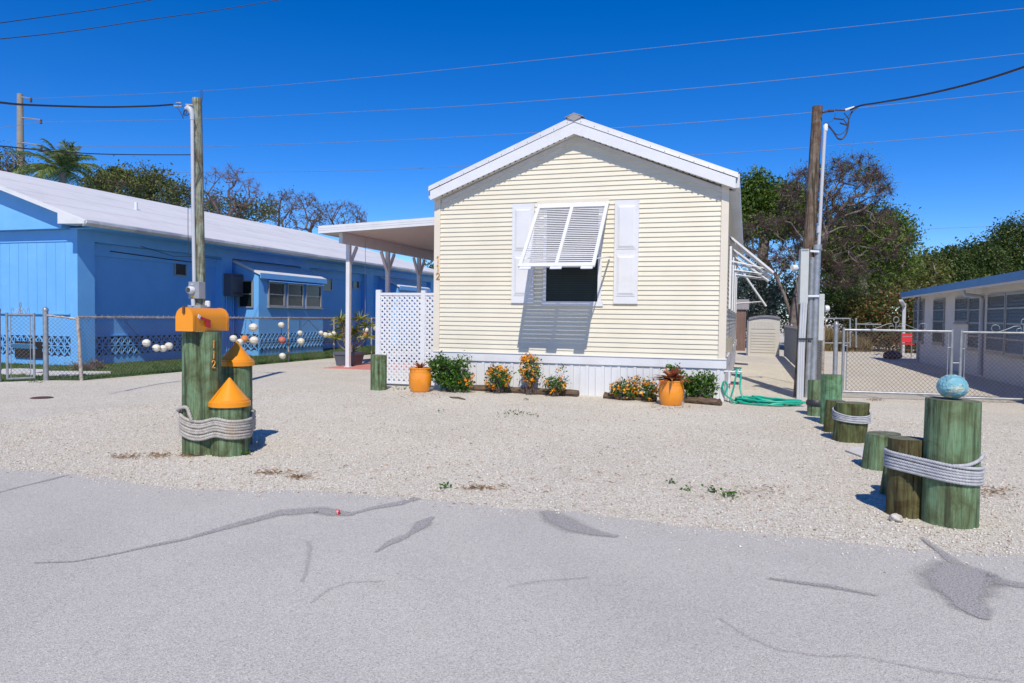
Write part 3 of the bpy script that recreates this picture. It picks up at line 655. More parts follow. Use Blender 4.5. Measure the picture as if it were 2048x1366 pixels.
# small meter plate, pipe, tap on the right side near the front corner
mb = MB().box(HR + .02, HR + .12, HY + .35, HY + .55, .80, 1.05); mb.build('junction_box', M['concrete'], house)

# ------------------------------------------------------------------ carport roof beside the house
cp = thing('carport', (-9.73, sl0[1] + .5, 0), 'white open carport roof on slim posts attached to the left side of the cream house', 'carport')
CY = 16.15; zl, zr = 3.40, 3.62; xl, xr = yp(637, 460, CY)[0], -5.56
zl0, zr0 = yp(637, 452, CY)[2], yp(872, 434, CY)[2]; xr0 = yp(872, 434, CY)[0]
zr1 = zl0 + (zr0 - zl0) * (xr - xl) / (xr0 - xl); TH = .185; CE = 27.5
mb = MB().hexa([(xl, CY + .05, zl0 - TH + .03), (xr, CY + .05, zr1 - TH + .03), (xr, CE, zr1 - TH + .03), (xl, CE, zl0 - TH + .03)], [(xl, CY + .05, zl0 - .02), (xr, CY + .05, zr1 - .02), (xr, CE, zr1 - .02), (xl, CE, zl0 - .02)])
mb.build('roof_panel', M['soffit'], cp)
mb = MB().hexa([(xl - .01, CY - .0, zl0 - TH), (xr, CY - .0, zr1 - TH), (xr, CY + .046, zr1 - TH), (xl - .01, CY + .046, zl0 - TH)], [(xl - .01, CY - .0, zl0), (xr, CY - .0, zr1), (xr, CY + .046, zr1), (xl - .01, CY + .046, zl0)])
for q in (.06, .11): mb.hexa([(xl, CY - .006, zl0 - q - .006), (xr, CY - .006, zr1 - q - .006), (xr, CY + .0, zr1 - q - .006), (xl, CY + .0, zl0 - q - .006)], [(xl, CY - .006, zl0 - q), (xr, CY - .006, zr1 - q), (xr, CY + .0, zr1 - q), (xl, CY + .0, zl0 - q)])
mb.box(xl - .015, xl + .0, CY + .048, CE, zl0 - TH, zl0); mb.build('fascia', M['white'], cp)
PXC = -9.73; bt = zl0 - TH + .03 + (zr1 - zl0) * (PXC - xl) / (xr - xl) - .002
mb = MB().box(PXC - .05, PXC + .05, CY + .25, CE - .2, bt - .27, bt); mb.build('beam', M['white'], cp)
for i, yy in enumerate((g(687, 735)[1] + .05, 18.95, 21.05, 24.3, 27.0)):
    po = MB().box(PXC - .052, PXC + .052, yy - .052, yy + .052, .01, bt - .272).box(PXC - .075, PXC + .075, yy - .075, yy + .075, .012, .03).build('post', M['white'], cp, bevel=.004)
    mb = MB()
    for s_ in ((-1, 1) if i else (1,)): mb.beam((PXC, yy + s_ * .05, bt - .80), (PXC, yy + s_ * .40, bt - .30), .07, .06)
    mb.build('brace', M['white'], po)
# ------------------------------------------------------------------ lattice screen at the left corner
def lattice(X0, X1, Y, Z0, Z1, root):
    mb = MB(); sp = .105; wd = .040
    for sg, yo in ((1, 0), (-1, -.007)):
        n0 = int((-(Z1 - Z0) - .2) / sp); n1 = int((X1 - X0 + .2) / sp)
        for k in range(n0, n1 + 14):
            a0 = X0 + k * sp; pts = []
            # line x = a0 + (z-Z0) (sg=1) or x = a0 + (Z1 - z)
            za, zb = Z0, Z1
            f = (lambda z: a0 + (z - Z0)) if sg == 1 else (lambda z: a0 + (Z1 - z))
            zs = [z for z in (za, zb)]
            # clip to X0..X1
            lo, hi = Z0, Z1
            if sg == 1: lo = max(lo, Z0 + X0 - a0); hi = min(hi, Z0 + X1 - a0)
            else: hi = min(hi, Z1 - (X0 - a0)); lo = max(lo, Z1 - (X1 - a0))
            if hi - lo < .04: continue
            mb.beam((f(lo), Y + yo, lo), (f(hi), Y + yo, hi), wd * .0 + .006, wd, (0, 0, 1))
    return mb.build('lattice_panel', M['white'], root)
LY = 12.86; lx0, lx1 = yp(752, 680, LY)[0], -5.58
sc = thing('lattice_screen', (lx0, LY, 0), 'white diamond lattice privacy screen beside the left corner of the cream house', 'lattice')
lattice(lx0 + .08, lx1, LY, .06, 1.74, sc)
MB().box(lx0, lx0 + .10, LY - .03, LY + .05, 0, 1.84).build('post', M['white'], sc, bevel=.006)
xm = yp(847, 600, LY)[0]
MB().box(xm - .045, xm + .045, LY - .028, LY + .05, 0, 1.83).build('post', M['white'], sc, bevel=.006)
MB().box(lx0 + .101, xm - .046, LY - .022, LY + .014, 1.735, 1.785).box(xm + .046, lx1, LY - .022, LY + .014, 1.735, 1.785).box(lx0 + .101, xm - .046, LY - .022, LY + .014, .04, .075).box(xm + .046, lx1, LY - .022, LY + .014, .04, .075).build('rail', M['white'], sc)

# ------------------------------------------------------------------ the blue building
bb = thing('blue_building', (BX, BY, 0), 'long blue painted building with white low gabled roof on the left', 'building')
BF = 35.6; XE, YR = -14.81, 13.5; RZ0 = 3.51; RS = .337; RXX = -20.0; RZ = RZ0 + (XE - RXX) * RS; WL_X = -26
# roof: two slopes with a hipped far end
mb = MB(); YH = 31.0; YEn = 36.4
def rz(x): return RZ0 + (XE - x) * RS if x > RXX else RZ - (RXX - x) * RS
T = .10
mb.add([(XE, YR, RZ0), (RXX, YR, RZ), (RXX, YH, RZ), (XE, YEn, RZ0), (2 * RXX - XE, YR, RZ0), (2 * RXX - XE, YEn, RZ0)], [(0, 3, 2, 1), (1, 2, 5, 4), (2, 3, 5)])
mb.add([(XE, YR, RZ0 - T), (RXX, YR, RZ - T), (RXX, YH, RZ - T), (XE, YEn, RZ0 - T), (2 * RXX - XE, YR, RZ0 - T), (2 * RXX - XE, YEn, RZ0 - T)], [(1, 2, 3, 0), (4, 5, 2, 1), (5, 3, 2), ])
roof = mb.build('roof', M['whiteroof'], bb)
mb = MB()
for j, (xa, za) in enumerate(((-16.1, 0), (-17.3, 0), (-18.6, 0))):   # sheet laps
    mb.beam((xa, YR, rz(xa) + .002), (xa, YEn - 4, rz(xa) + .002), .012, .006, (RS, 0, 1))
mb.build('roof_lap', M['whiteroof'], roof)
c = xp(272, 405, -17.5); MB().lathe([(.05, -.25), (.05, .22)], (-17.5, xp(272, 405, -17.5)[1], rz(-17.5) + .0), 12).build('vent_pipe', M['white'], roof)
mb = MB().hexa([(XE, YR - .02, RZ0 - T - .0), (RXX, YR - .02, RZ - T), (RXX, YR - .0, RZ - T), (XE, YR - .0, RZ0 - T)], [(XE, YR - .02, RZ0 + .01), (RXX, YR - .02, RZ + .01), (RXX, YR - .0, RZ + .01), (XE, YR - .0, RZ0 + .01)])
mb.hexa([(2 * RXX - XE, YR - .02, RZ0 - T - .0), (RXX, YR - .02, RZ - T), (RXX, YR - .0, RZ - T), (2 * RXX - XE, YR - .0, RZ0 - T)], [(2 * RXX - XE, YR - .02, RZ0 + .01), (RXX, YR - .02, RZ + .01), (RXX, YR - .0, RZ + .01), (2 * RXX - XE, YR - .0, RZ0 + .01)])
# box return of the eave, seen from the front
ret = [yp(115, 420, YR - .025), yp(115, 447, YR - .025), yp(169, 447, YR - .025), yp(169, 440, YR - .025)]
mb.prism(ret, (0, .5, 0)); mb.build('rake_fascia', M['white'], bb)
mb = MB().prism([(XE, YR, RZ0 - .0), (XE + .10, YR, RZ0 - .03), (XE + .10, YR, RZ0 - .09), (XE + .02, YR, RZ0 - .15), (XE - .03, YR, RZ0 - .15), (XE - .03, YR, RZ0 - .0)], (0, YEn - YR, 0)); mb.build('gutter', M['gutter'], bb)
mb = MB().box(XE - .06, XE - .03, YR + .02, YEn, RZ0 - .17, RZ0 - .02).box(BX - .2, XE - .06, YR + .5, YEn, RZ0 - .16, RZ0 - .13); mb.build('eave_soffit', M['blue'], bb)
# walls
ZT = RZ0 - .14
WF = lambda x, y: yp(x, y, BY)
mb = MB().box(-34, RX - .4, BY + .25, BF, 0, ZT)
mb.box(RX - .4, RX, BY + .25, BF, 0, ZT); mb.build('wall', M['blue'], bb)
# side wall piers, lintel band, recess
pr = [(BY, xp(190, 640, BX)[1])] + [(xp(a, 640, BX)[1], xp(b, 640, BX)[1]) for a, b in ((444, 464), (601, 618), (733, 746), (812, 819))] + [(35.2, BF)]
for i, (a, b) in enumerate(pr):
    if i: MB().box(RX, BX, a, b, 0, ZT - .28).build('pier', M['blue'], bb)
MB().box(RX, BX, pr[0][1] + .002, BF, ZT - .279, ZT).build('lintel_band', M['blue'], bb)
mb = MB()
for (a, b) in zip(pr[:-1], pr[1:]): mb.box(RX, RX + .05, a[1] + .002, b[0] - .002, ZT - .60, ZT - .282)
mb.build('frieze_board', M['blue'], bb)
# first pier: corner column with both faces
MB().box(WF(140.5, 600)[0], BX, BY, pr[0][1], 0, ZT - .27).build('corner_column', M['lblue'], bb)
MB().box(WF(140.5, 600)[0], BX + .002, BY - .002, pr[0][1], ZT - .269, ZT).build('column_head', M['lblue'], bb)
# front gable: vertical board wall, ledge with overhang, sill, solid base
xc = WF(140.5, 600)[0] - .002; zs = WF(100, 626)[2]; zl_ = WF(100, 460)[2]; zp = WF(100, 481)[2]
mb = MB(); x = -34.
while x < xc - .01:
    x2 = min(x + .305, xc); mb.box(x, x2 - .008, BY + .02, BY + .06, zs, zp); x = x2
mb.box(-34, xc, BY + .055, BY + .25, zs, zl_); mb.build('front_boards', M['lblue'], bb)
MB().box(-34, xc, BY + .03, BY + .25, 0, .0).build('base', M['lblue'], bb) if False else None
MB().box(-34, xc, BY + .03, BY + .055, zp + .001, zl_).box(-34, xc, BY - .0, BY + .056, zp - .03, zp).build('lower_ledge', M['lblue'], bb)
MB().box(-34, xc, BY - .02, BY + .25, zs - .035, zs - .001).build('sill', M['lblue'], bb)
# gable triangle overhanging the wall below
gz = lambda x: rz(x) - T - .012
gp = [(-34, BY - .22, zl_ + .002), (BX - .25, BY - .22, zl_ + .002), (BX - .25, BY - .22, gz(BX - .25)), (RXX, BY - .22, gz(RXX)), (2 * RXX - BX + .25, BY - .22, gz(BX - .25))]
gp[0] = (2 * RXX - BX + .25, BY - .22, zl_ + .002)
MB().prism(gp, (0, .47, 0)).build('gable', M['lblue'], bb)
# breeze-block strips
def blocks(mb, md, p0, p1, z0, z1, rows=2, bw=.20, out=.012):
    p0 = np.array(p0, float); p1 = np.array(p1, float); d = p1 - p0; L = np.linalg.norm(d); d /= L; nrm = np.array([d[1], -d[0]]); n = int(L / bw); hh = (z1 - z0 - .03 * (rows - 1)) / rows
    P = lambda s, z, o_: (p0[0] + d[0] * s + nrm[0] * o_, p0[1] + d[1] * s + nrm[1] * o_, z)
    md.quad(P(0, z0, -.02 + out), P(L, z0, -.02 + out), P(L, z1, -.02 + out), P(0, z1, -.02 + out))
    for r in range(rows):
        za = z0 + r * (hh + .03); zb = za + hh
        if r: mb.beam(P(0, za - .015, out), P(L, za - .015, out), .03, .028)
        for i in range(n):
            a, b = i * L / n, (i + 1) * L / n
            mb.beam(P(a + .004, za, out), P(b - .004, zb, out), .024, .026); mb.beam(P(a + .004, zb, out - .002), P(b - .004, za, out - .002), .024, .026)
            mb.beam(P(a, za, out - .001), P(a, zb, out - .001), .022, .014, (nrm[0], nrm[1], 0))
bz0, bz1 = zat(BX, 15.3, 719), zat(BX, 15.3, 681)
bz0, bz1 = .20, .70
mb = MB(); md = MB(); WZc = bz1
for (a, b) in zip(pr[:-1], pr[1:]): blocks(mb, md, (RX + .012, a[1] + .03), (RX + .012, b[0] - .03), bz0 + .03, bz1)
blocks(mb, md, (-24, BY + .02), (xc, BY + .02), bz0 + .06, bz1 + .02)
mb.build('breeze_blocks', M['blue'], bb); md.build('block_gaps', M['dark'], bb)
MB().box(-34, xc, BY + .03, BY + .25, 0, bz0 + .05).box(-34, xc, BY + .03, BY + .25, bz1 + .03, zs - .036).build('base_course', M['lblue'], bb)
mb = MB()
for (a, b) in zip(pr[:-1], pr[1:]): mb.box(RX, RX + .045, a[1] + .002, b[0] - .002, bz1 + .02, bz1 + .05)
mb.build('base_lip', M['blue'], bb)
# broken hatch in the front base, dark with a tilted panel
ha, hb_ = WF(30, 682), WF(85, 717)
MB().box(ha[0], hb_[0], BY - .012, BY - .008, hb_[2], ha[2]).build('base_hatch', M['dark'], bb)
MB().obox(((ha[0] + hb_[0]) / 2 - .1, BY - .05, ha[2] - .12), (.40, 0, 0), (0, .04, -.06), (0, .004, .003)).build('hatch_cover', M['lblue'], bb)
# windows of the long side
def side_window(px0, px1, z0, z1, X, name='window', frame=.035, mull=None, m='alum', gl='glass'):
    a, b = xp(px0, 600, X)[1], xp(px1, 600, X)[1]; mb = MB()
    mb.box(X - .01, X + .04, a, a + frame, z0, z1).box(X - .01, X + .04, b - frame, b, z0, z1).box(X - .01, X + .042, a + frame + .001, b - frame - .001, z0, z0 + frame).box(X - .01, X + .042, a + frame + .001, b - frame - .001, z1 - frame, z1)
    for q in (mull or []): mb.box(X - .005, X + .036, a + frame, b - frame, z0 + (z1 - z0) * q - .012, z0 + (z1 - z0) * q + .012)
    f = mb.build(name, M[m], bb); MB().box(X - .009, X + .012, a + frame, b - frame, z0 + frame, z1 - frame).build('pane', M[gl], f); return f
yw = xp(360, 600, RX)[1]; side_window(348, 372, zat(RX, yw, 552), zat(RX, yw, 519), RX)
yw = xp(645, 600, RX)[1]; side_window(626, 663, zat(RX, yw, 581), zat(RX, yw, 541), RX, mull=[.5])
yw = xp(711, 600, RX)[1]; side_window(705, 717, zat(RX, yw, 577), zat(RX, yw, 557), RX)
yw = xp(645, 600, RX)[1]
MB().obox((RX + .16, yw - .02, zat(RX, yw, 541) + .05), (.15, 0, -.06), (0, .75, 0), (.004, 0, .01)).build('window_awning', M['blue'], bb)
yv = xp(697, 600, RX)[1]                               # door jamb strips
# bay extension
def bay(X1, Y0, Y1, zt, zw, nm='bay'):
    b_ = MB().prism([(RX, Y0, .0), (X1, Y0, 0), (X1, Y0, zt), (RX, Y0, zw)], (0, Y1 - Y0, 0)).build(nm, M['boardblue'], bb)
    rf = MB().hexa([(RX, Y0 - .06, zw + .005), (X1 + .10, Y0 - .06, zt - .015), (X1 + .10, Y1 + .06, zt - .015), (RX, Y1 + .06, zw + .005)], [(RX, Y0 - .06, zw + .075), (X1 + .10, Y0 - .06, zt + .055), (X1 + .10, Y1 + .06, zt + .055), (RX, Y1 + .06, zw + .075)])
    rf.build('bay_roof', M['whiteroof'], b_)
    MB().box(X1 + .101, X1 + .125, Y0 - .07, Y1 + .07, zt - .12, zt + .045).build('bay_fascia', M['blue'], b_); return b_
BXX = -14.77; B0 = 19.95; B1 = xp(646, 640, BXX)[1]; bzt = zat(BXX + .1, B1, 561); bzw = zat(RX, B0, 521)
b1 = bay(BXX, B0, B1, bzt, bzw)
mb = MB(); md = MB(); blocks(mb, md, (BXX + .015, B0 + .02), (BXX + .015, B1 - .02), bz0, bz1); blocks(mb, md, (RX + .1, B0 - .015), (BXX - .02, B0 - .015), bz0, bz1)
mb.box(BXX + .0, BXX + .02, B0, B1, bz1 + .015, bz1 + .03)
mb.build('breeze_blocks', M['lblue'], b1); md.build('block_gaps', M['dark'], b1)
for a, b in ((535, 568), (573, 605), (610, 641)):
    ya, yb = xp(a, 600, BXX)[1], xp(b, 600, BXX)[1]; z0, z1 = zat(BXX, xp(535, 600, BXX)[1], 613), zat(BXX, xp(535, 600, BXX)[1], 563); X = BXX; fr = .05
    mb = MB().box(X, X + .05, ya, ya + fr, z0, z1).box(X, X + .05, yb - fr, yb, z0, z1).box(X, X + .051, ya + fr, yb - fr, z0, z0 + fr).box(X, X + .051, ya + fr, yb - fr, z1 - fr, z1).box(X, X + .035, ya + fr, yb - fr, (z0 + z1) / 2 - .015, (z0 + z1) / 2 + .015).box(X, X + .10, ya - .03, yb + .03, z0 - .04, z0 - .002)
    f = mb.build('window', M['alum'], b1); MB().box(X + .001, X + .012, ya + fr, yb - fr, z0 + fr, z1 - fr).build('pane', M['glass'], f)
    MB().obox((X + .07, (ya + yb) / 2, z1 + .03), (.07, 0, -.03), (0, (yb - ya) / 2 + .05, 0), (.003, 0, .01)).build('hood', M['lblue'], f)
xa, xb = max(RX + .25, yp(478, 600, B0)[0]), yp(507.5, 600, B0)[0]; z0, z1 = yp(490, 613, B0)[2], yp(490, 563, B0)[2]
mb = MB().box(xb - .05, xb, B0 - .05, B0, z0, z1).box(xa, xa + .04, B0 - .05, B0, z0, z1).box(xa, xb, B0 - .051, B0, z0 - .04, z0).box(xa, xb, B0 - .06, B0, z1, z1 + .03).box(xa + .04, xb - .05, B0 - .03, B0, (z0 + z1) / 2 - .012, (z0 + z1) / 2 + .012)
f = mb.build('window', M['alum'], b1); MB().box(xa + .04, xb - .05, B0 - .014, B0 - .002, z0, z1).build('pane', M['darkglass'], f)
# second bay farther along
C0 = xp(796, 640, BXX - .1)[1]; bay(BXX - .1, C0, C0 + 3.2, 2.62, 3.1, 'bay')
MB().box(BX + .0, BX + .05, xp(822, 640, BX)[1], xp(822, 640, BX)[1] + .08, 2.55, 3.05).build('vent_pipe', M['white'], bb)
# grey meter cabinet on the pier
yb0 = xp(446, 600, BX)[1]; xg = yp(467, 580, yb0)[0]
c0 = V((BX + .02, yb0, 0)); mb = MB().box(BX + .002, BX + .28, yb0 + .02, yb0 + .62, zat(BX, yb0, 592), zat(BX, yb0, 547))
o = mb.build('meter_cabinet', M['darkgrey'], bb, bevel=.01)
mb = MB()
for j in range(4): mb.box(BX + .282, BX + .285, yb0 + .14 + j * .1, yb0 + .18 + j * .1, zat(BX, yb0, 588), zat(BX, yb0, 583))
mb.box(BX + .282, BX + .285, yb0 + .12, yb0 + .52, zat(BX, yb0, 552), zat(BX, yb0, 550)); mb.build('cabinet_vents', M['cable'], o)
mb = MB()
for j in range(4): mb.tube([(BX + .04, yb0 + .12 + j * .1, zat(BX, yb0, 592)), (BX + .04, yb0 + .12 + j * .1, .15)], .022, 6)
mb.build('conduits', M['blue'], bb)
# faint cables clipped under the eave
mb = MB().tube([(BX + .02, 16, ZT - .25), (BX + .02, 17.2, ZT - .42), (BX + .02, 18.4, ZT - .34), (BX + .02, 19.2, ZT - .36)], .008, 5).tube([(RX + .06, 15.2, ZT - .45), (RX + .06, 17.2, ZT - .5), (RX + .06, 18.6, ZT - .52)], .014, 5); mb.build('eave_cable', M['cable'], bb)
# small blue gable house far behind
fh = thing('far_gable_house', dep(850, 640, 62), 'small blue gabled house with white roof edge seen behind the carport posts', 'house')
fp = [dep(828, 640, 62), dep(905, 640, 62), dep(905, 577, 62), dep(853, 547, 62), dep(826, 577, 62)]
MB().prism(fp, (-2, 8, 0)).build('wall', M['blue'], fh)
MB().beam(dep(852, 547, 61.8), dep(912, 583, 61.8), .5, .22).beam(dep(854, 546, 61.8), dep(820, 583, 61.8), .5, .22).build('roof', M['whiteroof'], fh)

# ------------------------------------------------------------------ chain link fences and gates
def chain(p0, p1, z0, z1, cell, r):
    p0 = np.array(p0[:2], float); p1 = np.array(p1[:2], float); L = np.linalg.norm(p1 - p0); d = (p1 - p0) / L; H_ = z1 - z0; E = []
    k = -int(H_ / cell) - 1
    while k * cell < L + H_:
        a = k * cell; 
        for sg in (1, -1):
            # s = a + t (sg=1) rising, or falling
            t0, t1 = max(0, -a), min(H_, L - a)
            if t1 - t0 > cell * .2:
                s0, s1 = a + t0, a + t1; q0, q1 = (z0 + t0, z0 + t1) if sg == 1 else (z1 - t0, z1 - t1)
                E.append([*(p0 + d * s0), q0, *(p0 + d * s1), q1, r, r])
        k += 1
    return E
def chain_obj(spans, m, root, name='chain_mesh'):
    E = []
    for s in spans: E += chain(*s)
    v, f = edges_mesh(E, 3); return npmesh(name, v, f, M[m], root)
def post(root, p, z1, r, m='galv', top=None, z0=0., name='post'):
    a = V((p[0], p[1], z0)); b = V(top) if top is not None else V((p[0], p[1], z1)); mb = MB().tube([a, b], r, 10)
    mb.lathe([(r * 1.15, -.03), (r * 1.2, 0), (r * .9, .025), (r * .5, .045), (.003, .055)], b, 10); return mb.build(name, M[m], root)
lf = thing('chain_link_fence', (gC[0], gC[1], 0), 'weathered chain link fence before the blue building, hung with buoys', 'fence')
tz = 1.24; gCt = yp(155.5, 637, gC[1])
ys = [xp(577, 640, FX)[1], xp(668, 640, FX)[1], xp(743, 640, FX)[1], 34.]; xs_mid = [FX] * 4
post(lf, gC, 1.28, .035, 'galvrust', top=(gCt[0], gCt[1], gCt[2]))
for yq in ys: post(lf, (FX, yq), tz - .02, .026, 'galvrust')
def barb(a, b, n, r):                    # twisted top edge: a rail wrapped by wire
    a, b = V(a), V(b); L = (b - a).length; k = int(L / .05); return MB().tube([a + (b - a) * (i / k) for i in range(k + 1)], r, 6, rf=lambda t, s: 1 + .35 * cos(2 * t - s * 38))
barb((gCt[0], gCt[1], 1.235), (FX, 36, tz), 0, .021).build('top_rail', M['galvrust'], lf)
barb((gB[0] + .03, gB[1], 1.27), (gCt[0], gCt[1], 1.20), 0, .02).build('top_rail', M['galvrust'], lf)
chain_obj([((gCt[0], gCt[1]), (FX, 36), .04, tz, .088, .0026)], 'greywire', lf); chain_obj([((gB[0] + .05, gB[1]), (gCt[0], gCt[1]), .04, 1.21, .075, .0026)], 'greywire', lf)
mb = MB(); rngp = random.Random(3)
yq = gC[1] + .3
while yq < 30: mb.tube([(FX, yq, tz), (FX + .006, yq + .02, tz + .05)], .0035, 4); mb.tube([(FX, yq + .03, tz), (FX - .006, yq + .01, tz + .05)], .0035, 4); yq += .088 * 1.7
mb.build('wire_tips', M['galvrust'], lf)
post(lf, gB, 1.38, .048, 'galv')
# gate on the left
lg = thing('garden_gate', (gA[0], gA[1], 0), 'small chain link gate with a scroll ornament at the left edge', 'gate')
def gate_leaf(root, p0, p1, z0, z1, m, mw, cell, scroll=True, mid=None, rr=.02, wr=.0024):
    p0 = np.array(p0[:2]); p1 = np.array(p1[:2]); d = (p1 - p0) / np.linalg.norm(p1 - p0)
    mb = MB(); P = lambda s, z: (*(p0 + (p1 - p0) * s), z)
    mb.tube([P(0, z0), P(0, z1 + .04)], rr * 1.1, 10).tube([P(1, z0), P(1, z1 + .04)], rr * 1.1, 10).tube([P(0, z1), P(1, z1)], rr, 10).tube([P(0, z0 + .01), P(1, z0 + .01)], rr, 10)
    L = np.linalg.norm(p1 - p0); e = .06 / L
    mb.tube([P(e, z0), P(e, z1)], .008, 6).tube([P(1 - e, z0), P(1 - e, z1)], .008, 6)
    for q in (.25, .75): mb.tube([P(0, z0 + (z1 - z0) * q), P(e, z0 + (z1 - z0) * q)], .01, 5).tube([P(1, z0 + (z1 - z0) * q), P(1 - e, z0 + (z1 - z0) * q)], .01, 5)
    fr = mb.build('frame', M[m], root); chain_obj([(p0 + d * .05, p1 - d * .05, z0 + .02, z1 - .01, cell, wr)], mw, root)
    if scroll:
        mb = MB(); s = min(.34 * L, .50); c = .5 if scroll is True else scroll; cen = p0 + (p1 - p0) * c
        Q = lambda u, z: (cen[0] + d[0] * u, cen[1] + d[1] * u, z1 + z)
        k = s / .5; kz = .16
        for sg in (-1, 1):
            arc = [Q(sg * (.0 + .04 * i), .135 - .135 * (i * .04 / (.40)) * .6 + .02 * sin(i)) for i in range(0)]
            mb.tube([Q(sg * .03 * k, .06), Q(sg * .06 * k, .12), Q(sg * .14 * k, .115), Q(sg * .26 * k, .06), Q(sg * .36 * k, .02)] + [Q(sg * (.43 + .065 * sin(t)) * k, .075 - .06 * cos(t)) for t in [x * .5 for x in range(0, 11)]], .0055, 5)
            mb.tube([Q(sg * (.07 + .04 * sin(t)) * k, .045 - .035 * cos(t)) for t in [x * .6 for x in range(-2, 7)]], .006, 5)
        mb.tube([Q(.045 * k * sin(t), .19 + .05 * cos(t)) for t in [x * .5236 for x in range(13)]], .007, 5).tube([Q(0, 0), Q(0, .14)], .007, 5)
        mb.build('scroll_ornament', M[m], root)
    return fr
post(lg, (gA[0] - .05, gA[1] - .04), 1.36, .045, 'galv')
gate_leaf(lg, (gA[0] + .06, gA[1] + .05), (gB[0] - .14, gB[1] - .13), .05, 1.27, 'galv', 'greywire', .075)
# right: double driveway gates and posts
gy = lambda x: 14.2 + .10 * (x - 1.47)
rg = thing('driveway_gate', (1.55, gy(1.55), 0), 'left leaf of the rusty chain link driveway gates, beside the slatted fence', 'gate', 'chain link driveway gate leaves')
post(rg, (1.50, gy(1.5) - .02), 1.30, .04, 'galv')
x1g = xp_ = g(1893, 797)[0]; gate_leaf(rg, (1.63, gy(1.63)), (3.36, gy(3.36)), .10, 1.20, 'galv', 'rustwire', .072, scroll=.485, rr=.022, wr=.0027)
rg2 = thing('driveway_gate', (3.52, gy(3.52), 0), 'right leaf of the rusty chain link driveway gates, cut by the right edge', 'gate', 'chain link driveway gate leaves')
gate_leaf(rg2, (3.50, gy(3.5)), (5.4, gy(5.4) + .02), .06, 1.19, 'galv', 'rustwire', .072, scroll=.5, rr=.022, wr=.0027)
MB().tube([(3.36, gy(3.36), .66), (3.50, gy(3.5), .66)], .014, 6).box(3.47, 3.53, gy(3.5) - .05, gy(3.5) + .03, .38, .42).tube([(3.56, gy(3.5), .0), (3.56, gy(3.5), .42)], .018, 6).build('latch', M['galv'], rg2)
# side fence with vinyl slats along the path
sf = thing('slatted_fence', (1.35, 15.2, 0), 'white slatted chain link fence running back along the right side path', 'fence')
mb = MB(); yy = 15.0
rr_ = random.Random(4)
while yy < 29.5: mb.box(1.345, 1.352, yy, yy + .048, .05, 1.14 + rr_.uniform(-.02, .02)); yy += .068
mb.build('slats', M['vinylslat'], sf); chain_obj([((1.338, 14.9), (1.338, 29.5), .05, 1.16, .10, .003)], 'galv', sf)
for yq in (15.0, 18.5, 22, 25.5, 29.4): post(sf, (1.37, yq), 1.2, .028, 'galvrust')
MB().tube([(1.37, 15.0, 1.17), (1.37, 29.4, 1.17)], .018, 6).build('top_rail', M['galvrust'], sf)
# back fence and gate of the right-hand yard
bf = thing('back_fence', dep(1640, 697, 33), 'low galvanised gate and fence at the back of the right hand gravel yard', 'fence')
def bp(x, y): return dep(x, y, 32)
mb = MB()
for x in (1700, 1712): mb.tube([bp(x, 695), bp(x, 636)], .04, 8)
mb.build('post', M['galv'], bf); mb = MB().tube([bp(1642, 637), bp(1699, 637)], .03, 8).tube([bp(1642, 686), bp(1699, 686)], .03, 8).tube([bp(1710, 648), bp(1762, 649)], .028, 8); mb.build('rail', M['galv'], bf)
a, b = bp(1713, 690), bp(1812, 690); chain_obj([((a[0], a[1]), (b[0], b[1]), .05, 1.1, .16, .004)], 'greywire', bf)

# ------------------------------------------------------------------ pilings, rope, mailbox
def cable_thing(name, pts, r, m, label, cat='cable', group=None, sm=5):
    P = [V(p) for p in pts]; out = []
    for i in range(len(P) - 1):          # Catmull-Rom smoothing
        p0, p1, p2, p3 = P[max(i - 1, 0)], P[i], P[i + 1], P[min(i + 2, len(P) - 1)]
        for j in range(sm):
            t = j / sm; out.append(.5 * ((2 * p1) + (p2 - p0) * t + (2 * p0 - 5 * p1 + 4 * p2 - p3) * t * t + (3 * p1 - p0 - 3 * p2 + p3) * t ** 3))
    out.append(P[-1]); return out
def cable_thing0(p): return cable_thing('', p, 0, '', '', sm=24)
def pile(name, px_, py_, rpx, top, m, label, lean=(0, 0), n=40, seed=1, end=True, group=None, cat='piling', taper=.0, cracks=()):
    n = 120 if cracks else n
    p = g(px_, py_); d = np.dot(p - _C, _F); r = rpx / FPX * d; c = back(p, r); rr = random.Random(seed); ph = [rr.uniform(0, 6.3) for _ in range(4)]
    root = thing(name, (c[0], c[1], 0), label, cat, group)
    jit = lambda a, z: 1 + .018 * sin(2 * a + ph[0]) + .01 * sin(5 * a + ph[1] + z * 3) + .006 * sin(13 * a + ph[2])
    mb = MB(); prof = [(r * (1 + taper), -.08), (r * (1 + taper), .0)] + [(r * (1 + taper * (1 - q)), top * q) for q in (.12, .25, .38, .5, .62, .75, .88)] + [(r, top - .015), (r * .985, top)]
    vs = []; m_ = len(prof)
    for rad, z in prof:
        for k in range(n):
            a = 2 * pi * k / n; q = rad * jit(a, z)
            for ca_, w_, dpt, z0_, z1_ in cracks:
                dd_ = abs((a - ca_ + pi) % (2 * pi) - pi)
                if dd_ < w_ and z0_ * top - .01 <= z <= z1_ * top + .01: q *= 1 - dpt * (1 - dd_ / w_)
            tilt = .03 * r * cos(a + ph[3]) if z > .1 else 0
            vs.append((c[0] + q * cos(a) + lean[0] * z, c[1] + q * sin(a) + lean[1] * z, z + tilt))
    mb.add(vs, [(i * n + k, i * n + (k + 1) % n, (i + 1) * n + (k + 1) % n, (i + 1) * n + k) for i in range(m_ - 1) for k in range(n)], True)
    body = mb.build('shaft', M[m], root)
    mb = MB().add([(x, y, z) for x, y, z in vs[-n:]], [tuple(range(n))]); mb.build('end_grain', M['endgrain'], root)
    return root, c, r
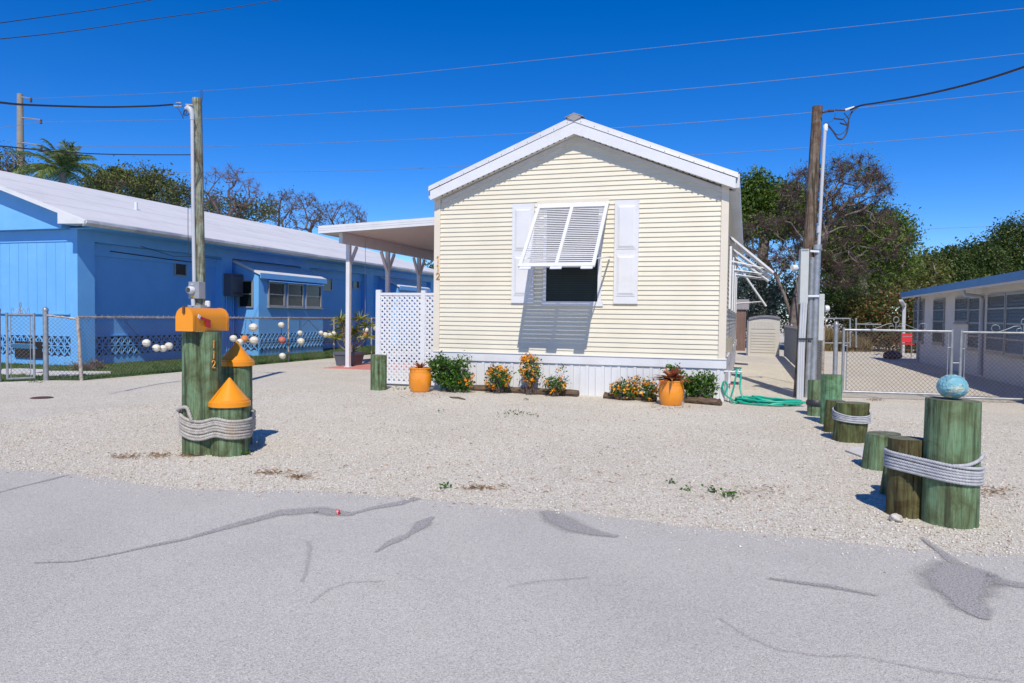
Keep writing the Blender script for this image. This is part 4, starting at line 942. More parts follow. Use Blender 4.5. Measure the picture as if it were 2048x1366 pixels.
def top_at(px_, py_, rpx, row):
    p = g(px_, py_); d = np.dot(p - _C, _F); c = back(p, rpx / FPX * d); return zat(c[0], c[1], row)
def hull(pts):
    pts = sorted(set(pts)); 
    def half(ps):
        h = []
        for p in ps:
            while len(h) > 1 and (h[-1][0] - h[-2][0]) * (p[1] - h[-2][1]) - (h[-1][1] - h[-2][1]) * (p[0] - h[-2][0]) <= 0: h.pop()
            h.append(p)
        return h
    a = half(pts); b = half(pts[::-1]); return a[:-1] + b[:-1]
def loop_path(circs, rope, off=0., step=.012, start=0.):
    pts = []
    for cx, cy, r in circs:
        for k in range(72): a = 2 * pi * k / 72; pts.append((cx + (r + rope + off) * cos(a), cy + (r + rope + off) * sin(a)))
    h = hull(pts); out = []
    for i in range(len(h)):
        a, b = np.array(h[i]), np.array(h[(i + 1) % len(h)]); k = max(1, int(np.linalg.norm(b - a) / step))
        for j in range(k): out.append(a + (b - a) * j / k)
    return out
def rope_wind(name, circs, zs, rr, m, label, zf=lambda x, y: 0., tw=95, seed=2, step=.012, n=8):
    mb = MB(); rg_ = random.Random(seed)
    for i, z in enumerate(zs):
        path = loop_path(circs, rr, rg_.uniform(0, .004), step); ph = rg_.uniform(0, 6.3)
        mb.tube([(p[0], p[1], z + zf(p[0], p[1]) + .004 * sin(j * .02 + ph)) for j, p in enumerate(path)], rr, n, closed=True, rf=lambda a, s: 1 + .20 * cos(3 * a - s * tw))
    return mb
GP = 'green treated pilings'
_, cA, rA = pile('piling', 404, 912, 36.5, zat(*back(g(404, 912), .17), 664), 'pile', 'tall green piling carrying the orange mailbox, numbered 112', seed=2, cracks=((radians(262), .05, .07, .55, 1), (radians(300), .04, .06, .2, .6)))
tA = zat(*cA, 664)
pB, cB, rB = pile('piling', 473, 893, 31, top_at(473, 893, 31, 722), 'pile', 'mid height green piling under an orange cone cap, standing behind the short capped one', seed=5)
pS, cS, rS = pile('piling', 459, 914, 37, top_at(459, 914, 37, 803), 'pile', 'shortest green piling of the mailbox cluster, with the lower orange cone cap', seed=8)
def cone_cap(c, r, z, top, t):
    R = r + .012
    n = 40; ap = (c[0], c[1], z + top); ring = [(c[0] + R * cos(2 * pi * k / n), c[1] + R * sin(2 * pi * k / n), z + .022) for k in range(n)]
    cc = MB().lathe([(R + .007, -.045), (R + .008, -.002)], (c[0], c[1], z), n, caps=False).lathe([(R + .008, -.002), (R - .003, .003)], (c[0], c[1], z), n, caps=False)
    cc.lathe([(R - .003, .003), (R * .5, .003 + (top - .003) * .5), (.010, top - .004)], (c[0], c[1], z), n, caps=False).lathe([(.010, top - .004), (.004, top)], (c[0], c[1], z), n)
    cc.beam((c[0] - R * .3, c[1] - R * .955, z + .022), (c[0], c[1], z + top - .004), .006, .003, (0, -1, 1))
    cc.build('cone_cap', M['orange'], t)
    MB().lathe([(R - .003, -.045), (R - .002, .0), (R * .97, .02)], (c[0], c[1], z - .001), 36, caps=False).build('cap_rim', M['orange'], t)
cone_cap(cB, rB, zat(*cB, 722), zat(*cB, 683) - zat(*cB, 722), pB)
cone_cap(cS, rS, zat(*cS, 802), zat(*cS, 755) - zat(*cS, 802), pS)
# rope coil round the cluster
zc = lambda row: zat(cA[0], cA[1] - rA, row)
def sagA(x, y):
    u = (x - cA[0]) / (cB[0] - cA[0] + 1e-9); return 0.
circA = [(cA[0], cA[1], rA), (cB[0], cB[1], rB), (cS[0], cS[1], rS)]
nl = 7; zs = [.335 - i * .0275 for i in range(nl)]
xR = max(c[0] + c[2] for c in circA); xLf = min(c[0] - c[2] for c in circA); mid = (xLf + xR) / 2
def wave(x, y):
    t = (x - xLf) / (xR - xLf); return .065 * (1 - t) ** 3 + .03 * math.exp(-((t - .72) / .16) ** 2) - .02 * math.exp(-((t - .40) / .22) ** 2)
mb = rope_wind('rope', circA, zs, .0145, 'rope', '', wave, tw=260, step=.005, n=12)
# loose end looped over the top at the left
e0 = loop_path([circA[0]], .02)[0]
L0 = (cA[0] - rA - .02, cA[1] - .03, .36)
mb.tube(cable_thing0([(cA[0] - rA - .022, cA[1] - .02, .38), (cA[0] - rA * .85, cA[1] - rA * .75 - .02, .425), (cA[0] - rA * .35, cA[1] - rA * 1.05, .46), (cA[0] + rA * .0, cA[1] - rA * 1.15, .455), (cA[0] + rA * .18, cA[1] - rA * 1.18, .40), (cA[0] + rA * .30, cA[1] - rA * 1.12, .33)]), .0155, 12, rf=lambda a, s: 1 + .20 * cos(3 * a - s * 260))
o = mb.build('mooring_rope', M['rope'], loc=(cA[0], cA[1], .2)); setp(o, 'thick grey rope wound seven times round the three mailbox pilings', 'rope')
# mailbox
MX0 = yp(352, 640, cA[1] - .27); mz0 = tA + .012; mx0, mx1 = yp(352, 640, cA[1] - .27)[0], yp(380, 640, cA[1] - .27)[0]; my0 = cA[1] - .27
Wm = .185; mx1 = mx0 + Wm
far = my0
for q in range(200):
    far += .005; v_ = np.array([mx1, far, 1.2]) - _C
    if 1024 + FPX * (v_ @ _R) / (v_ @ _F) > 456: break
mb_ = thing('mailbox', ((mx0 + mx1) / 2, (my0 + far) / 2, mz0), 'orange arched mailbox with a red flag on top of the tallest green piling', 'mailbox')
hm = zat(mx0, my0, 615) - mz0
def arch(y, w_, h_, xm=(mx0 + mx1) / 2, z0=mz0, n=14): return [(xm - w_ / 2, y, z0), (xm + w_ / 2, y, z0)] + [(xm + w_ / 2 * cos(pi * k / n), y, z0 + h_ - w_ / 2 + w_ / 2 * sin(pi * k / n)) for k in range(n + 1)]
def archbody(y0, y1, w_, h_):
    mb = MB(); a = arch(y0, w_, h_); b = arch(y1, w_, h_); n = len(a); mb.add(a, [tuple(range(n))]); mb.add(b, [tuple(range(n))[::-1]])
    mb.add(a + b, [(i, (i + 1) % n, (i + 1) % n + n, i + n) for i in range(n)], True); return mb
archbody(my0 + .025, far, Wm, hm).build('body', M['orange'], mb_, bevel=.004)
dr = archbody(my0, my0 + .030, Wm + .012, hm + .006).build('door', M['orange'], mb_, bevel=.004)
archbody(far - .03, far + .004, Wm + .006, hm + .003).build('rear_rim', M['orange'], mb_)
MB().box((mx0 + mx1) / 2 - .012, (mx0 + mx1) / 2 + .012, my0 - .016, my0 + .03, mz0 + hm - .055, mz0 + hm + .012).build('handle', M['slot'], dr, bevel=.005)
fy = my0 + (far - my0) * .14; fz = mz0 + hm * .60; X = mx1 + .004
mb = MB().obox((X + .006, fy + .075, fz - .018), (.003, 0, 0), (0, .085, -.022), (0, .003, .012)); mb.obox((X + .0065, fy + .125, fz - .062), (.0025, 0, 0), (0, .033, -.006), (0, 0, .034)); fl = mb.build('flag', M['red'], mb_)
MB().obox((X + .012, fy + .0, fz + .005), (.003, 0, 0), (0, .014, -.008), (0, .006, .016)).build('flag_hinge', M['white'], fl)
pA = bpy.data.objects['piling']
# number on the piling
def on_pile(c, r, sx, sz): a = sx; return (c[0] + (r + .008) * sin(a), c[1] - (r + .008) * cos(a), sz)
th = None; best = 9
for q in range(-10, 90):
    a = radians(q); v_ = np.array([cA[0] + (rA + .006) * sin(a), cA[1] - (rA + .006) * cos(a), 1.]) - _C; e_ = abs(1024 + FPX * (v_ @ _R) / (v_ @ _F) - 427)
    if e_ < best: best, th = e_, a
zA = lambda row: zat(cA[0] + rA * sin(th), cA[1] - rA * cos(th), row)
for k, row in (('1', 688), ('1', 709), ('2', 729)):
    c = on_pile(cA, rA, th, zA(row)); MB().tube(numeral(k, c, .078, 0, 0, 0, right=(cos(th), sin(th), 0), fw=.8 if k == '2' else .35), .0055, 6).build('number', M['gold'], pA)

# right-hand row of pilings
_, c1, r1 = pile('piling', 1898, 1056, 49.5, top_at(1898, 1056, 49, 799), 'pile', 'tallest and thickest green piling at the right, carrying the pale blue ball', seed=11, taper=.03, cracks=((radians(268), .05, .10, .45, 1), (radians(250), .035, .05, .7, 1), (radians(292), .04, .06, 0, .3)))
_, c2, r2 = pile('piling', 1810, 1037, 35.5, top_at(1810, 1037, 36, 876), 'pileb', 'cracked brown green piling tied to the tallest one at the right', seed=12, cracks=((radians(262), .05, .16, 0, 1), (radians(282), .045, .14, .35, 1), (radians(318), .06, .22, 0, 1)))
_, c3, r3 = pile('piling', 1783, 992, 22, top_at(1783, 992, 22, 924), 'pile', 'low thin green piling half hidden behind the cracked brown one', seed=13, lean=(.12, 0))
_, c4, r4 = pile('piling', 1757, 942, 32, top_at(1757, 942, 32, 866), 'pile', 'squat green piling with no rope, next behind the cracked brown one', seed=14, lean=(.1, 0))
_, c5, r5 = pile('piling', 1698, 886, 32, top_at(1698, 886, 32, 805), 'pileo', 'squat olive piling wrapped with thin white rope', seed=15, lean=(.06, 0))
_, c6, r6 = pile('piling', 1665, 866, 18, top_at(1665, 866, 18, 800), 'pileo', 'narrow olive piling pressed against the back of the white roped one', seed=16, lean=(.06, 0))
_, c7, r7 = pile('piling', 1661, 851, 20, top_at(1661, 851, 20, 749), 'pileg', 'bright green upright piling just right of the utility pole foot', seed=17)
_, c8, r8 = pile('piling', 1631, 833, 16, top_at(1631, 833, 16, 760), 'pile', 'dark green piling with a black band beside the utility pole foot', seed=18)
MB().lathe([(r8 + .004, .14), (r8 + .02, .16), (r8 + .02, .20), (r8 + .004, .23)], (c8[0], c8[1], 0), 24, caps=False).build('black_band', M['cable'], bpy.data.objects['piling.010'])
_, c9, r9 = pile('piling', 757, 781, 16.5, top_at(757, 781, 16.5, 710), 'pile', 'lone green piling standing in the gravel in front of the white lattice screen', seed=19)
mb = rope_wind('rope', [(c1[0], c1[1], r1 * 1.02), (c2[0], c2[1], r2)], [.435 - i * .0205 for i in range(6)], .0108, 'ropewhite', '', lambda x, y: -.028 * (x - c2[0]) / (c1[0] - c2[0]) + .0, tw=340, seed=6, step=.0045, n=12)
mb.tube(cable_thing0([(c1[0] - r1 * .2, c1[1] - r1 - .02, .415), (c1[0] + r1 * .35, c1[1] - r1 * .96 - .012, .425), (c1[0] + r1 * .8, c1[1] - r1 * .65 - .012, .45), (c1[0] + r1 * 1.04 + .01, c1[1] - r1 * .2, .475)]), .0108, 12, rf=lambda a, s: 1 + .20 * cos(3 * a - s * 340))
o = mb.build('mooring_rope', M['ropewhite'], loc=(c1[0], c1[1], .3)); setp(o, 'grey white twisted rope wound round the tallest right hand piling and its brown neighbour', 'rope')
mb = MB()
for i, z in enumerate((.335, .315, .297, .262, .243)):
    pth = loop_path([(c5[0] + .018, c5[1], r5 * 1.02)], .009, .004, .02); tl = .035 if i < 3 else .01
    mb.tube([(p[0], p[1], z + tl * (p[1] - c5[1]) / r5 - .06 * (p[0] - c5[0])) for p in pth], .0085, 6, closed=True)
o = mb.build('thin_rope', M['ropewhite'], loc=(c5[0], c5[1], .3)); setp(o, 'thin white rope wrapped round the squat olive piling', 'rope')
# ball on the tall piling
tB = top_at(1898, 1056, 49, 799); zb = tB + .085
bl = MB(); rngb = np.random.default_rng(4); nU, nV = 48, 30; vs = []
for i in range(nV + 1):
    ph = pi * i / nV
    for j in range(nU):
        a = 2 * pi * j / nU; r = .092 * (1 + .012 * sin(2 * a + 3 * ph) * sin(ph) + .018 * sin(22 * ph + 1.5 * sin(2 * a)) + rngb.normal() * .006)
        vs.append((c1[0] - .01 + r * sin(ph) * cos(a) * 1.03, c1[1] - .01 + r * sin(ph) * sin(a) * 1.03, zb + .002 - r * cos(ph) * .88))
bl.add(vs, [(i * nU + j, i * nU + (j + 1) % nU, (i + 1) * nU + (j + 1) % nU, (i + 1) * nU + j) for i in range(nV) for j in range(nU)], True)
o = bl.build('painted_ball', M['buoyblue'], loc=(c1[0], c1[1], tB)); setp(o, 'pale blue weathered ball with yellow patches sitting on the tallest piling', 'ball')
def rock(p, r, label, seed=1):
    rg_ = np.random.default_rng(seed); mb = MB(); nU, nV = 18, 12; vs = []
    for i in range(nV + 1):
        for j in range(nU):
            ph = pi * i / nV; a = 2 * pi * j / nU; q = r * (1 + .18 * sin(3 * a + 4 * ph) * sin(ph) + rg_.normal() * .05); vs.append((p[0] + q * sin(ph) * cos(a) * 1.15, p[1] + q * sin(ph) * sin(a), r * .75 - q * cos(ph) * .85))
    mb.add(vs, [(i * nU + j, i * nU + (j + 1) % nU, (i + 1) * nU + (j + 1) % nU, (i + 1) * nU + j) for i in range(nV) for j in range(nU)], True)
    setp(mb.build('rock', M['rock'], loc=(p[0], p[1], 0)), label, 'rock')
rock(g(1791, 1043), .034, 'knobbly white coral rock at the foot of the cracked brown piling', 2)

# ------------------------------------------------------------------ utility poles, meters, wires
def upole(name, base, top, r0, r1, m, label, cat='utility pole'):
    root = thing(name, (base[0], base[1], 0), label, cat); b = V((base[0], base[1], -.1)); t = V(top); k = 12
    mb = MB().tube([b + (t - b) * (i / k) for i in range(k + 1)], [r0 + (r1 - r0) * i / k for i in range(k + 1)], 20, rf=lambda a, s: 1 + .02 * sin(3 * a + s) + .012 * sin(11 * a + 2 * s)); mb.build('shaft', M[m], root); return root
LD = 12.6                                 # left pole
lb = g(404, 782); lb = np.array(back(dep(405, 782, LD), 0)); 
ltop = dep(394, 197, LD); lbb = dep(404.5, 783, LD)
lp = upole('utility_pole', (lbb[0], lbb[1]), ltop, .085, .078, 'pole', 'weathered greenish wooden utility pole behind the orange mailbox')
cd = LD - .1; T = lambda x, y, d=cd: dep(x, y, d)
MB().tube([T(384.5, 232), T(386, 400), T(388.5, 566)], .030, 12).build('conduit', M['pvc'], lp)
mb = MB().tube([T(384.5, 240), T(384.5, 228), T(381, 219), T(375, 215), T(371, 218)], [.036, .042, .048, .045, .03], 12); mb.build('weatherhead', M['pvc'], lp)
bx = MB(); a, b = T(373.5, 597, cd - .03), T(393.5, 563.5, cd - .03); q = V(_R0 * .18)
cx_ = (V(a) + V(b)) / 2; hw = abs((V(b) - V(a)).dot(V(_R0))) / 2; hh = (b[2] - a[2]) / 2
rd_ = V((cos(radians(-3)), sin(radians(-3)), 0)); dp_ = V((-rd_.y, rd_.x, 0))
bx.obox(cx_ + dp_ * .08 + rd_ * .035, rd_ * (hw + .03), dp_ * .075, (0, 0, hh)); me_ = bx.build('meter_box', M['meter'], lp, bevel=.006)
def disk(c, nrm, r, t, n=20):
    c, nrm = V(c), V(nrm).normalized(); return MB().tube([c, c + nrm * t * .75, c + nrm * t], [r, r, r * .82], n)
mc = cx_ - dp_ * .0 + rd_ * .01 + Vector((0, 0, -.00)); disk(mc, -dp_, .062, .09).build('meter_dial', M['white'], me_)
disk(mc - dp_ * .091, -dp_, .045, .004).build('dial_glass', M['glass'], me_)
MB().obox(mc + Vector((0, 0, -.105)) + rd_ * .01 - dp_ * .002, rd_ * .03, dp_ * .002, (0, 0, .016)).build('yellow_tag', mat('yellow_label', (.75, .50, .02)), me_)
MB().obox(mc + Vector((0, 0, .10)) - dp_ * .002, rd_ * .03, dp_ * .002, (0, 0, .007)).build('tag', M['white'], me_)
MB().tube([T(386, 598), T(387, 612)], .035, 12).build('conduit', M['pvc'], lp)
MB().obox(V(T(390, 622)) + dp_ * .05, rd_ * .14, dp_ * .07, (0, 0, .10)).build('lower_box', M['meter'], lp)
MB().obox(V(T(415, 608, LD)) + Vector((0, 0, .0)), rd_ * .045, dp_ * .03, (0, 0, .055)).build('white_box', M['white'], lp, bevel=.02)
mb = MB()
for pts, r in (([(372, 218), (368, 226), (370, 231), (377, 229), (382, 219)], .007), ([(340, 209), (352, 213), (361, 225), (367, 238)], .007), ([(366, 232), (368, 222), (373, 220), (372, 228), (369, 228)], .006), ([(352, 207), (362, 210), (371, 216)], .006), ([(388, 240), (391, 248), (391, 256), (388, 258)], .005), ([(388, 300), (399, 335), (398, 350), (390, 372), (378, 385), (376, 440), (377, 500), (379, 520)], .005), ([(403, 215), (402, 200), (402, 183), (404, 181), (405.5, 190), (403.5, 205)], .004)):
    mb.tube(cable_thing('', [T(*q) for q in pts], 0, '', '', sm=4), r, 6)
mb.build('loose_wires', M['cable'], lp)
mb = MB().tube([T(352, 206), T(362, 205.5)], .010, 6).tube([T(348, 212), T(357, 212.5)], .012, 6).tube([T(358, 212), T(364, 212.5)], .012, 6).tube([T(371, 209), T(386, 210)], .012, 6); mb.build('clamps', M['rope'], lp)
def wire(name, pts, r, label, m='wire', group=None, cat='power line'):
    P = cable_thing('', [dep(*p) for p in pts], 0, '', ''); o = MB().tube(P, r, 6).build(name, M[m], loc=P[0]); setp(o, label, cat, group); return o
o = wire('service_cable', [(-60, 198, 9), (0, 205, 9.6), (60, 210, 10.2), (200, 214, 11.4), (300, 212, 12.1), (345, 209, 12.5)], .016, 'twisted thick service cable running from the left edge to the head of the left pole', 'cable', cat='cable')
o = wire('service_cable', [(-60, 290, 9), (0, 292, 9.6), (100, 302, 10.6), (200, 308, 11.4), (300, 309.5, 12.1), (384, 309.5, 12.6)], .009, 'single thin black cable running from the left edge to the middle of the left pole', 'cable', cat='cable')
PG = 'long power lines across the sky'
wire('overhead_wire', [(-30, 50, 14), (80, 35, 15), (200, 18, 16), (330, -5, 17)], .0095, 'upper short dark wire crossing the top left corner of the sky', 'cable')
wire('overhead_wire', [(-30, 81, 14), (130, 64, 15), (300, 39, 16), (450, 18, 17), (620, -11, 18)], .0095, 'lower longer dark wire crossing the top left corner of the sky', 'cable')
wire('overhead_wire', [(66, 197, 46), (400, 182, 42), (700, 158, 38), (1000, 128, 36), (1500, 75, 34), (2100, 11, 32)], 0.0104, 'highest of the thin pale power lines, from the concrete pole to the upper right corner', group=PG)
wire('overhead_wire', [(84, 244, 46), (400, 238, 42), (700, 224, 39), (1000, 207, 36), (1500, 166, 34), (2100, 101, 32)], 0.0132, 'second highest pale power line, passing just above the cream house ridge', group=PG)
wire('overhead_wire', [(86, 292, 46), (400, 293, 42), (700, 284, 39), (1060, 266, 36), (1500, 236, 34), (2100, 177, 32)], 0.0132, 'third pale power line, disappearing behind the cream roof near its peak', group=PG)
wire('overhead_wire', [(200, 345, 46), (620, 343, 42), (925, 333, 38), (1400, 309, 35), (1630, 294, 34), (2100, 255, 32)], 0.0124, 'lowest pale power line crossing behind the cream roof and the right pole', group=PG)
wire('overhead_wire', [(1790, 461, 60), (1900, 456, 60), (2100, 449, 60)], .014, 'faint wire low in the sky above the right hand trees')
wire('overhead_wire', [(-60, 265, 46), (0, 256, 46), (50, 248, 46), (84, 244, 46)], .014, 'short pale line left of the concrete pole')
# right pole
RDp = 13.2; rb = dep(1600, 808, RDp); rt = dep(1635, 213, RDp)
rp_ = upole('utility_pole', (rb[0], rb[1]), rt, .125, .088, 'polebrown', 'leaning brown grey wooden utility pole at the right corner of the yard')
T = lambda x, y, d=RDp - .16: dep(x, y, d)
MB().tube([T(1650, 256), T(1643, 380), T(1637.5, 490)], .030, 12).tube([T(1638, 452), T(1637, 466)], .037, 12).build('conduit', M['pvc'], rp_)
MB().tube([T(1651, 262), T(1651, 252), T(1653, 249)], [.036, .042, .03], 12).build('weatherhead', M['white'], rp_)
MB().tube([T(1635, 490), T(1634.5, 500)], .075, 10).tube([T(1635, 500), T(1628, 700), T(1625, 782)], .058, 14).build('riser_pipe', M['galv'], rp_)
MB().tube([T(1624, 515), T(1618, 700), T(1613, 806)], .046, 14).build('riser_pipe', M['galv'], rp_)
def panel(px0, py0, px1, py1, d, dd, m, name, yawd):
    a, b = dep(px0, py1, d), dep(px1, py0, d); c = (V(a) + V(b)) / 2; rdv = V((cos(radians(yawd)), sin(radians(yawd)), 0)); dpv = V((-rdv.y, rdv.x, 0)); hw = abs((V(b) - V(a)).dot(rdv)) / 2
    o = MB().obox(c + dpv * dd / 2, rdv * hw, dpv * dd / 2, (0, 0, (b[2] - a[2]) / 2)).build(name, M[m], rp_, bevel=.006); return o, c, rdv, dpv, hw
o1, cpn, rdv, dpv, hw = panel(1600, 498, 1618, 608, RDp - .36, .16, 'paneltop', 'tall_panel', 8)
MB().obox(cpn - dpv * .006 + Vector((0, 0, .46)), rdv * hw * .8, dpv * .004, (0, 0, .012)).build('panel_lip', M['galv'], o1)
disk(V(dep(1592, 536, RDp - .2)), -rdv - dpv * .6, .055, .09).build('meter_dial', M['white'], o1)
MB().box(0, 0, 0, 0, 0, 0) if False else None
o2, *_ = panel(1637, 588, 1649, 681, RDp - .1, .12, 'paneltop', 'small_panel', 12)
disk(V(dep(1650, 617, RDp - .05)), rdv, .055, .07).build('meter_dial', M['white'], o2)
MB().tube([dep(1651, 624, RDp), dep(1651, 650, RDp)], .008, 6).build('copper_wire', M['brass'], o2)
mb = MB()
for x0, x1 in ((1603, 1600), (1608, 1604.5), (1612.5, 1609)): mb.tube([dep(x0, 606, RDp - .40), dep(x1 - 2, 700, RDp - .40), dep(x1 - 5, 810, RDp - .40)], .022, 10)
mb.build('conduits', M['pvc'], rp_)
mb = MB().beam(dep(1594, 678, RDp - .44), dep(1625, 678, RDp - .44), .03, .03).beam(dep(1616, 682, RDp - .5), dep(1622, 683, RDp - .5), .03, .04); mb.build('strap', M['cable'], rp_)
mb = MB().beam(dep(1620, 502, RDp - .24), dep(1638, 503, RDp - .24), .02, .035).beam(dep(1616, 592, RDp - .24), dep(1638, 592, RDp - .24), .02, .035); mb.build('bracket', M['white'], rp_)
mb = MB()
for pts, r in (([(1655, 248), (1668, 264), (1675, 277), (1684, 279), (1693, 268), (1697, 250), (1697, 238), (1688, 226)], .009), ([(1654, 250), (1665, 262), (1674, 275), (1685, 277), (1694, 262), (1696, 245), (1704, 225), (1716, 214)], .009), ([(1654, 250), (1662, 258), (1676, 270), (1690, 262), (1694, 250), (1686, 238)], .008), ([(1686, 238), (1697, 231), (1705, 222), (1716, 213)], .008), ([(1668, 237), (1686, 239)], .014), ([(1680, 246), (1693, 250)], .014), ([(1648, 246), (1662, 243), (1668, 236), (1671, 226)], .004)):
    mb.tube(cable_thing('', [T(*q) for q in pts], 0, '', '', sm=4), r, 6)
mb.build('loose_wires', M['cable'], rp_)
mb = MB().tube([T(1645, 225), T(1656, 222)], .02, 6).tube([T(1656, 222), T(1668, 221)], .026, 6).tube([T(1671, 220), T(1690, 220.5)], .016, 6); mb.build('insulator', M['iron'], rp_)
MB().tube([T(1690, 220), T(1708, 214.5)], .02, 8).build('sleeve', M['white'], rp_)
wire('service_cable', [(1700, 220, 13.05), (1722, 211, 12.8), (1760, 205, 12.2), (1850, 189, 11), (1950, 165, 10), (2048, 134, 9.3), (2120, 105, 8.8)], .016, 'thick black service cable sweeping from the right pole to the right edge', 'cable', cat='cable')
# distant concrete pole
cpb = dep(44, 660, 47); cpt = dep(40, 188, 47)
dpole = thing('concrete_pole', (cpb[0], cpb[1], 0), 'tall tapered concrete power pole with three insulator arms beyond the white roof', 'utility pole')
MB().tube([(cpb[0], cpb[1], 0), cpt], [.34, .17], 12).build('shaft', M['concrete'], dpole)
for y0, x1, y1 in ((194, 62, 197), (235, 82, 240), (285, 83, 291)):
    a = MB().tube([dep(43, y0, 46.8), dep(x1, y1, 46.5)], .05, 6).build('arm', M['galv'], dpole); MB().lathe([(.03, -.25), (.08, -.2), (.05, -.12), (.08, -.05), (.04, .04)], dep(x1, y1, 46.5), 8).build('insulator', M['iron'], a)

# ------------------------------------------------------------------ buoys on the fence
BU = 'net floats hung on the chain link fence'
def fpt(x, y, dx=.10): p = xp(x, y, FX + dx); return p
def buoy(x, y, rp, m, label, ry=.92):
    c = fpt(x, y); r = rp / FPX * np.dot(c - _C, _F); n = 14
    prof = [(max(.002, r * sin(pi * i / n)), -r * ry * cos(pi * i / n)) for i in range(n + 1)]; rg_ = random.Random(int(x * 7 + y)); ph = rg_.uniform(0, 6)
    mb = MB().lathe(prof, c, 20, jit=lambda a, z: 1 + .02 * sin(3 * a + ph) + .012 * sin(7 * a)); o = thing('fence_float', c, label, 'buoy', BU)
    mb.build('ball', M[m], o); MB().lathe([(r * 1.012, -.006), (r * 1.018, 0), (r * 1.012, .006)], c, 20, caps=False).build('seam', M['rope'], o); return c
BL = [(293, 686, 8.2, 'buoy', 'cream float leading the left group of four on the fence, highest and farthest left'), (313, 696, 8, 'buoy', 'second cream float from the left in the group of four on the fence'), (326, 697, 7.5, 'buoy', 'third cream float from the left, squeezed in the middle of the group of four'), (338, 692, 8, 'buoy', 'rightmost cream float of the left group of four on the fence'),
 (467, 677, 7.5, 'buoy', 'cream float seen just behind the tip of the higher cone cap'), (480, 684, 7, 'buoy', 'cream float low beside the higher cone cap, partly hidden by it'), (489, 678, 8, 'buoyorange', 'float with orange face right of the higher cone cap'), (508, 681, 9, 'buoy', 'large cream float, lower of the stacked pair right of the cone cap'), (507, 655, 9, 'buoy', 'large cream float, upper of the stacked pair right of the mailbox'),
 (562.5, 650, 6.5, 'buoy', 'small cream float above the red one on the hanging string'), (564, 680, 7.3, 'buoyred', 'faded red float in the middle of the hanging string of three'), (564.7, 712, 6.8, 'buoy', 'white float at the bottom of the hanging string, nearly touching the grass'), (599.8, 666, 5.3, 'buoy', 'smallest white float, just above a bigger white one, right of the fence post'), (601.8, 683, 7.6, 'buoy', 'plump white float hanging below the smallest one'),
 (642, 666, 5, 'buoy', 'leftmost small float in the row just left of the spiky plant'), (650.6, 670, 6.3, 'buoy', 'yellowish float second in the row left of the spiky plant'), (659.8, 671, 6, 'buoy', 'yellowish float third in the row under the spiky plant leaves'), (667, 667, 5, 'buoy', 'rightmost small float of the row under the spiky plant leaves'),
 (732, 661, 6.2, 'buoy', 'round cream float at the top of the trio left of the lattice'), (730, 670, 5.2, 'buoyred', 'dull red float in the trio left of the lattice'), (724, 675, 5, 'buoy', 'cream float at the lower left of the trio left of the lattice'), (751, 657, 5, 'buoy', 'cream float peeking out at the left edge of the lattice')]
for b in BL: buoy(*b)
mb = MB()
for pts in (([248, 640], [270, 665], [290, 684]), ([458, 655], [463, 672]), ([500, 640], [505, 648]), ([492, 640], [489, 672]), ([507, 664], [507, 673]), ([562, 640], [563, 645]), ([563, 656], [564, 672]), ([564, 687], [564.5, 706]), ([599, 640], [600, 661]), ([602, 640], [602, 661]), ([617, 640], [630, 655], [641, 664]), ([617, 640], [606, 652])):
    mb.tube([fpt(x, y, .05) for x, y in pts], .007, 5)
for pts in (([731, 470], [730.5, 600], [728, 650], [726, 656]),): pass
o = mb.build('float_cords', M['cable'], loc=fpt(400, 640)); setp(o, 'black cords tying the floats to the top rail of the chain link fence', 'cord')
p1 = yp(731, 478, 17.5); MB().tube([p1, yp(730.5, 560, 17.5), yp(730.5, 620, 17.6), yp(727, 655, 17.7)], .006, 5).build('hanging_cord', M['rope'], cp)

# ------------------------------------------------------------------ pots, beds and plants by the house
def pot(px_, py_, rpx, hrow, label):
    p = g(px_, py_); d = np.dot(p - _C, _F); r = rpx / FPX * d; c = back(p, r * .75); h = zat(c[0], c[1], hrow)
    t = thing('glazed_pot', (c[0], c[1], 0), label, 'pot', 'orange glazed pots')
    pr = [(.001, .0), (r * .76, .0), (r * .82, h * .06), (r * .96, h * .25), (r * 1.0, h * .5), (r * .97, h * .74), (r * .90, h * .84), (r * .93, h * .865), (r * .88, h * .89), (r * .96, h * .95), (r * 1.0, h * .98), (r * .96, h), (r * .86, h * .985), (r * .84, h * .9), (.001, h * .88)]
    MB().lathe(pr, (c[0], c[1], 0), 40, caps=False).build('body', M['orangeglaze'], t); MB().lathe([(.001, 0), (r * .84, .0)], (c[0], c[1], h * .9), 24, caps=False).build('soil', M['log'], t); return c, r, h
cP, rP, hP = pot(840, 785, 23, 735, 'orange glazed pot with a rim, in front of the white lattice')
cQ, rQ, hQ = pot(1342, 812, 25.5, 760, 'orange glazed pot between the two short logs, under a bronze leaved plant')
